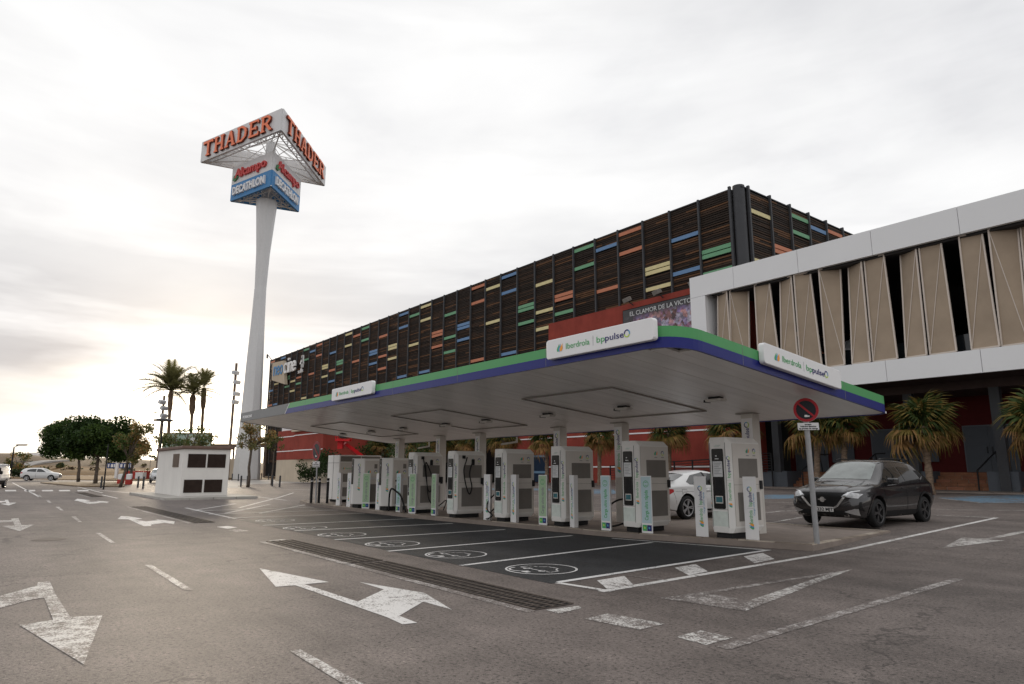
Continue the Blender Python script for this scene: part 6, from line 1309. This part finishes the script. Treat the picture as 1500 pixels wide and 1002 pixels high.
van = [(-2.4, .40, .7, 1.1, 1.80, .70, .84, .84, .72), (-2.35, .32, .7, 1.1, 1.86, .78, .92, .90, .76), (-1.2, .26, .66, 1.08, 1.88, .80, .94, .92, .78), (0, .25, .64, 1.06, 1.88, .80, .94, .92, .77), (.7, .25, .62, 1.05, 1.78, .80, .93, .91, .74), (1.2, .25, .60, 1.03, 1.42, .80, .93, .90, .74), (1.6, .25, .60, 1.02, 1.13, .79, .92, .88, .74), (2.0, .28, .56, .90, 1.0, .74, .88, .80, .62), (2.2, .34, .52, .74, .84, .64, .78, .66, .46)]
def van_extra(decal, dline, t):
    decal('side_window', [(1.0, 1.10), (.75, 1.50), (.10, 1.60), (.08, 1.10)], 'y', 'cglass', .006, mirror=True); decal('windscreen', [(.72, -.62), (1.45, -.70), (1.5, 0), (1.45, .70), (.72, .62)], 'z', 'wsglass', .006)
    decal('lower_trim', [(-2.0, .30), (2.1, .30), (2.1, .60), (-2.0, .60)], 'y', 'trim', .006, mirror=True); decal('headlight', [(.45, .74), (.72, .72), (.72, .90), (.5, .92)], 'x', 'lamp', .008, mirror=True); decal('bumper', [(-.75, .30), (.75, .30), (.75, .60), (-.75, .60)], 'x', 'trim', .008)
    for s in (1, -1):
        mb = MB(); mb.obox((.95, 1.10 * s, 1.20), (.07, 0, 0), (0, .10, 0), (0, 0, .13)); mb.build('mirror', M['trim'], t, bevel=.03)
    plate_on(t, 2.21, .48, .5, .055, 1)
p = at(-21, 712, 52); fwd = Vector((.85, -.52, 0))
make_car('van', 'white van with black lower trim entering at the left edge of the photo', van, (1.4, -1.5), .34, .80, 'carw', (p.x, p.y, 0), math.atan2(-.25, .97), {'extra': van_extra, 'scale': 1.0})

# ------------------------------------------------------------------ street furniture and far background
def bollard(px, py, label, m, h, r, grp, isl_=0.0):
    q = G(px, py, isl_) if isl_ else T(px, py); t = thing('bollard', label, 'bollard', (q.x, q.y, q.z), grp); mb = MB(); mb.tube(q, q + Vector((0, 0, h)), r, n=12); mb.build('post', M[m], t)
    if isl_: mb = MB(); mb.tube(q + Vector((0, 0, h * .86)), q + Vector((0, 0, h * .90)), r * 1.05, n=12); mb.build('white_band', M['signw'], t)
for px, lb in ((455.4, 'black bollard with white band at the island tip, left of the round sign'), (466.6, 'black bollard with white band just right of the round sign pole'), (479, 'black bollard with white band against the white cabinet')): bollard(px, 737, lb, 'black', 1.02, .055, 'black bollards on the island', K)
for px, py, lb in ((339.8, 704, 'farthest grey bollard, left of the pylon foot'), (348.8, 705, 'grey bollard at the left corner of the pylon foot'), (352.6, 712.9, 'grey bollard in front of the pylon, left of a pair'), (361.8, 713.5, 'grey bollard right beside the thin street tree trunk'), (398.7, 712.2, 'grey bollard before the cream wall, nearer the pylon'), (409.5, 713.4, 'grey bollard before the cream wall, nearer the dark shrub'), (382.6, 702.5, 'small far bollard beside the pylon, by the benches'), (393, 703.5, 'small far bollard at the corner of the cream wall'),
                  (147.7, 714.9, 'grey bollard beside the dark lamp post'), (201.6, 714.4, 'grey bollard left of the pair beside the white building'), (209.3, 715.9, 'grey bollard nearest the white building')): bollard(px, py, lb, 'post', .92, .07, 'grey plaza bollards')
def mast(px, py, D, tx, ty, heads, label, r):
    q = at(px, py, D); b = Vector((q.x, q.y, 0)); tp = at(tx, ty, D); t = thing('floodlight_mast', label, 'light mast', b, 'floodlight masts'); mb = MB(); mb.tube(b, (b.x, b.y, tp.z), r, r * .8, n=10); mb.build('mast', M['brass'], t)
    for hx, hy in heads:
        c = at(hx, hy, D); mb = MB(); mb.obox(c, (.28, .1, -.1), (-.1, .42, .0), (0, .05, .26)); l = mb.build('floodlight', M['galv'], t, bevel=.06); mb = MB(); mb.bar((b.x, b.y, c.z), c, .09); mb.build('bracket', M['brass'], l)
mast(333, 702, 100, 338.5, 527, ((345, 546), (347, 560), (346.5, 577), (344.5, 589)), 'tall light mast with four floodlights beside the white pylon', .22)
mast(228.5, 704, 96, 233.5, 577, ((237.5, 589), (240, 598), (240, 609)), 'tall light mast with floodlights in front of the largest date palm', .2)
def lamp(px, py, D, ty, label, head, r=.06):
    q = at(px, py, D); b = Vector((q.x, q.y, 0)); tp = at(px, ty, D); t = thing('street_lamp', label, 'street lamp', b); mb = MB(); mb.tube(b, (b.x, b.y, tp.z), r * 1.15, r * .7, n=10); mb.build('pole', M['black'], t)
    if head == 'disc': mb = MB(); mb.lathe([(0, .16), (.12, .14), (.62, .02), (.60, -.06), (0, -.05)], (b.x, b.y, tp.z), (0, 0, 1), 20); mb.build('lamp_head', M['post'], t)
    elif head == 'arm':
        c = Vector((b.x, b.y, tp.z)); mb = MB(); mb.path([c, c + RT * .6 + Vector((0, 0, .3))], .05, 6); mb.obox(c + RT * 1.1 + Vector((0, 0, .35)), RT * .75, FW * .16, Vector((0, 0, .08))); mb.build('lamp_head', M['post'], t); mb = MB(); mb.tube(c - Vector((0, 0, 2.2)), c - Vector((0, 0, 2.2)) + RT * 2.6 + Vector((0, 0, .15)), .04); mb.build('side_arm', M['post'], t)
    return t
lamp(229, 719, 45, 614, 'slim lamp post with a disc head beside the small white building', 'disc', .055)
lamp(151.5, 716.3, 50, 650, 'thin dark lamp post rising into the clipped trees', None, .05)
lamp(184.5, 709, 66, 655, 'dark post standing in red and white barrier blocks', None, .06)
lamp(14, 703, 100, 655, 'street lamp with a flat head at the far left', 'arm', .12)
lamp(218, 700, 150, 603, 'very thin distant lamp post left of the date palms', 'disc', .05)
q = at(184.5, 709, 66)
for dx, m, lb in ((-.55, 'barrier', 'red and white plastic barrier block left of the dark post'), (.25, 'barrier', 'red and white plastic barrier block right of the dark post')):
    t = thing('barrier_block', lb, 'barrier', (q.x + RT.x * dx, q.y + RT.y * dx, 0), 'barrier blocks'); c = Vector(t.location)
    mb = MB(); mb.obox(c + Vector((0, 0, .25)), RT * .28, FW.cross(RT).cross(RT) * .2, Vector((0, 0, .25))); mb.build('base', M['barrier'], t, bevel=.04); mb = MB(); mb.obox(c + Vector((0, 0, .76)), RT * .24, FW.cross(RT).cross(RT) * .15, Vector((0, 0, .25))); mb.build('upper', M['signw'], t, bevel=.04)
hf = Vector((FW.x, FW.y, 0)).normalized(); hr = Vector((RT.x, RT.y, 0)).normalized(); ZV = Vector((0, 0, 1))
def slab(name, px0, px1, py0, py1, D, dep, m, label, cat):
    a = at((px0 + px1) / 2, (py0 + py1) / 2, D); wd = (px1 - px0) / F_PX * D / 2; hh = (py1 - py0) / F_PX * D / 2; z0 = max(a.z - hh, 0) if py1 > 700 else a.z - hh
    mb = MB(); mb.obox((a.x + hf.x * dep, a.y + hf.y * dep, a.z), hr * wd, hf * dep, ZV * hh); return tag(mb.build(name, M[m]), label, cat)
slab('red_hut', 181, 213, 690, 702, 100, 1.2, 'barrier', 'low red hut or container behind the barrier blocks', 'container')
slab('white_crate', 198, 209, 692, 701, 98, .5, 'signw', 'white box standing against the red container', 'box')
slab('banner', 157, 195, 678.5, 686, 112, .1, 'banner', 'dark blue banner with white lettering seen between the tree trunks', 'banner')
for k in range(6):
    pass
a = at(176, 682.2, 111.7); mb = MB()
for i, x0 in enumerate((-1.9, -1.35, -.95, .2, .75, 1.3, 1.8)): mb.obox(a + hr * x0, hr * (.18 if i % 2 else .10), hf * .02, ZV * .26)
tag(mb.build('banner_letters', M['signw']), 'illegible white letters on the dark blue banner', 'lettering'); 
bl_ = bpy.data.objects['banner']; o = bpy.data.objects['banner_letters']; o.parent = bl_; del o['category']; del o['label']
slab('white_post', 168.5, 172, 672, 702, 104, .2, 'signw', 'leaning white post left of the banner among the trees', 'post')
# tree bed kerbs, low wall, pergola, screen
mb = MB(); c1 = G(140, 712); mb.prism([(-88, 5.2, -.02), (-68, 6.8, -.02), (-66.5, 9.9, -.02), (-86, 12.6, -.02)], (0, 0, .12)); struct(mb, 'tree_bed', M['soil'])
mb = MB(); mb.prism([(-160, -6, -.02), (-112, 9.5, -.02), (-100, 14.5, -.02), (-98, 60, -.02), (-180, 60, -.02)], (0, 0, .10)); struct(mb, 'verge', M['field'])
mb = MB(); mb.prism([(-100, 21, -.02), (-58, 15.5, -.02), (-52, 19, -.02), (-54, 30, -.02), (-112, 50, -.02)], (0, 0, .06)); struct(mb, 'plaza', M['concrete'])
def wallp(name, px0, px1, pyt, pyb, D, th, m, label, cat='wall', parts=None):
    a = at(px0, pyb, D); b = at(px1, pyb, D); z1 = at(px0, pyt, D).z; mb = MB(); d = Vector((b.x - a.x, b.y - a.y, 0)); n = Vector((-d.y, d.x, 0)).normalized() * th
    z0 = max(0, a.z) if pyb < 700 else 0
    mb.prism([(a.x, a.y, z0), (b.x, b.y, z0), (b.x + n.x, b.y + n.y, z0), (a.x + n.x, a.y + n.y, z0)], (0, 0, z1 - z0)); return tag(mb.build(name, M[m]), label, cat)
wallp('garden_wall', 318, 347, 672, 704, 112, .3, 'cream', 'low cream wall behind the bollards left of the pylon')
wallp('garden_wall', 384, 404, 673, 702, 128, .3, 'cream', 'low cream wall behind the pylon at the slatted corner')
pg_ = thing('pergola', 'brown beam of a pergola on thin posts beside the pylon', 'pergola', at(330, 703, 120) * 1.0, None); pg_.location.z = 0
mb = MB(); a = at(306, 653, 120); b = at(392, 653, 120); mb.bar(a, b, .5, .62); mb.build('beam', M['brass'], pg_)
for px in (316, 343, 370, 390):
    a = at(px, 653, 120); mb = MB(); mb.box(a.x - .14, a.x + .14, a.y - .14, a.y + .14, 0, a.z); mb.build('post', M['brass'], pg_)
gs = thing('glass_screen', 'greenish glass screen in a brown frame below the date palms', 'screen', at(273, 703, 90) * 1.0); gs.location.z = 0
A_ = at(238, 657, 90); B_ = at(309, 655, 90); zt_ = at(238, 635, 90).z
mb = MB(); mb.hexa([A_, B_, B_ + hf * .05, A_ + hf * .05, Vector((A_.x, A_.y, zt_)), Vector((B_.x, B_.y, zt_)), Vector((B_.x, B_.y, zt_)) + hf * .05, Vector((A_.x, A_.y, zt_)) + hf * .05]); mb.build('pane', M['glassg'], gs)
for k in range(5):
    p = A_.lerp(B_, k / 4); mb = MB(); mb.bar((p.x, p.y, 0), (p.x, p.y, zt_ + .1), .14); mb.build('post', M['brass'], gs)
mb = MB(); mb.bar((A_.x, A_.y, zt_ + .05), (B_.x, B_.y, zt_ + .05), .12); mb.build('rail', M['brass'], gs)
mb = MB(); c = at(283, 645, 89.7); mb.lathe([(0, .02), (.42, .02), (.42, -.02), (0, -.02)], c, -hf, 20); mb.build('round_emblem', M['note'], gs)
# red boom lift behind the cabinet
bl0 = at(515, 703, 60); lf = thing('boom_lift', 'red boom lift with its arm and basket raised behind the white cabinet', 'boom lift', (bl0.x, bl0.y, 0))
w0 = Vector((bl0.x, bl0.y, 0)); mb = MB(); mb.obox(w0 + ZV * .75, hr * 1.3, hf * .8, ZV * .35); mb.build('chassis', M['boom'], lf, bevel=.08)
for sx in (-.9, .9):
    for sy in (-.8, .8): mb = MB(); c = w0 + hr * sx + hf * sy + ZV * .42; mb.tube(c - hf * .15, c + hf * .15, .42, n=18); mb.build('wheel', M['rubber'], lf)
p1 = at(535, 672, 60); p2 = at(505, 650, 59); p3 = at(500, 652, 59); mb = MB(); mb.bar(w0 + ZV * 1.0, p1, .36, .3); mb.bar(p1, p2, .34, .28); mb.build('arm', M['boom'], lf)
mb = MB(); c = at(503, 645, 58.6); mb.obox(c, hr * .62, hf * .4, ZV * .08)
for a_ in (-1, 1):
    for b_ in (-1, 1): mb.bar(c + hr * .6 * a_ + hf * .38 * b_, c + hr * .6 * a_ + hf * .38 * b_ + ZV * .8, .05)
    mb.bar(c + hr * .6 * a_ - hf * .38 + ZV * .8, c + hr * .6 * a_ + hf * .38 + ZV * .8, .05)
mb.build('basket', M['boom'], lf); mb = MB(); mb.obox(c + ZV * .45 - hr * .05, hr * .25, hf * .2, ZV * .25); mb.build('control_box', M['black'], lf)
mb = MB(); c2 = at(499, 650, 58.8); mb.obox(c2, hr * .22, hf * .22, ZV * .45); mb.build('jib', M['boom'], lf)
# far land: field, embankment, pale flyover, bare hills, mountains
cols_ = list(range(-420, 470, 12)); rows_ = [(150, 0.02), (165, .9), (190, 1.1), (215, 2.2), (240, 3.6), (275, 5.2), (320, 6.8), (380, 8.6), (450, 9.6), (520, 5)]
mb = MB(); rr = random.Random(3); vs = []
for D, z in rows_:
    for px in cols_:
        q = at(px, 688, D); k = .55 + .45 * math.sin(px * .012 + D * .006) + .2 * math.sin(px * .041 + D * .02); f = max(0, min(1, (430 - px) / 160)); vs.append((q.x, q.y, z * (.75 + .4 * k) * (.35 + .65 * f) + (rr.uniform(-.12, .12) if D > 160 else 0) - (0.4 if D == 150 else 0)))
nc = len(cols_); mb.add(vs, [(i * nc + k, i * nc + k + 1, (i + 1) * nc + k + 1, (i + 1) * nc + k) for i in range(len(rows_) - 1) for k in range(nc - 1)]); struct(mb, 'hillside', [M['field'], M['hill']], smooth=True, fix=False)
me = bpy.data.objects['hillside'].data
for i, p in enumerate(me.polygons): p.material_index = 0 if i < (nc - 1) * 3 else 1
rr = random.Random(8); mb = MB(); bl = []
for _ in range(150):
    px = rr.uniform(-60, 330); D = rr.uniform(165, 400); z = float(np.interp(D, [r_[0] for r_ in rows_], [r_[1] for r_ in rows_])) * (1.0 if px < 270 else .5); q = at(px, 688, D); R_ = rr.uniform(.5, 1.5)
    bl.append(((q.x, q.y, z + R_ * .2), (R_, R_, R_ * .6)))
leaves(mb, bl, 5000, .35, 3, rr); mb.build('hill_scrub', [M['sh'], M['o1'], M['hill']], fix=False, kind='stuff')
mb = MB(); pts = []
for px, y0, y1, D in ((22, 683, 687, 205), (34, 679, 685.5, 212), (48, 675.8, 683, 220), (62, 674.3, 680.5, 228), (86, 673.5, 677, 240)): pts.append((at(px, y0, D), at(px, y1, D)))
for (a0, a1), (b0, b1) in zip(pts, pts[1:]): mb.hexa([a1, b1, b1 + hf * 6, a1 + hf * 6, a0, b0, b0 + hf * 6, a0 + hf * 6])
struct(mb, 'flyover', M['roadl'])
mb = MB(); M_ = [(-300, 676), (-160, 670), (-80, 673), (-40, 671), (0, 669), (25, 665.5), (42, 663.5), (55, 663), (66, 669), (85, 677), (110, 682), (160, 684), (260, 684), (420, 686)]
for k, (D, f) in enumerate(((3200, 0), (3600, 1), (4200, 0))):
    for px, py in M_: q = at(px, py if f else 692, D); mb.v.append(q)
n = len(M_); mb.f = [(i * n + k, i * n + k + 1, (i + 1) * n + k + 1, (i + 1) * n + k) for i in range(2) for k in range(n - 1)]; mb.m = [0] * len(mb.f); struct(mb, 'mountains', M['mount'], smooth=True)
for i, (px, py, D, R_, H_) in enumerate(((50, 680, 260, 2.2, 2.2), (63, 676, 300, 3, 2.6), (85, 684, 200, 1.6, 1.2), (18, 686, 190, 3.5, 2.0), (42, 672, 330, 3, 2.6))):
    q = at(px, py, D); rr = random.Random(90 + i); mb = MB(); bl = [((q.x + rr.uniform(-1, 1) * R_ * .6, q.y + rr.uniform(-1, 1) * R_ * .6, q.z + rr.uniform(-.2, .6) * H_), (R_ * .5, R_ * .5, H_ * .5)) for _ in range(6)]
    leaves(mb, bl, 420, .35, 2, rr); tag(mb.build('scrub_bush', [M['sh'], M['o1']], fix=False), ['dark bush on the slope under the small far road sign', 'dark grey-green bush on the skyline of the bare hill', 'low bush at the right end of the pale flyover', 'wide scrub bush on the dry slope left of the street tree', 'small dark tree on the crest above the flyover'][i], 'bush', 'scrub on the far slope')
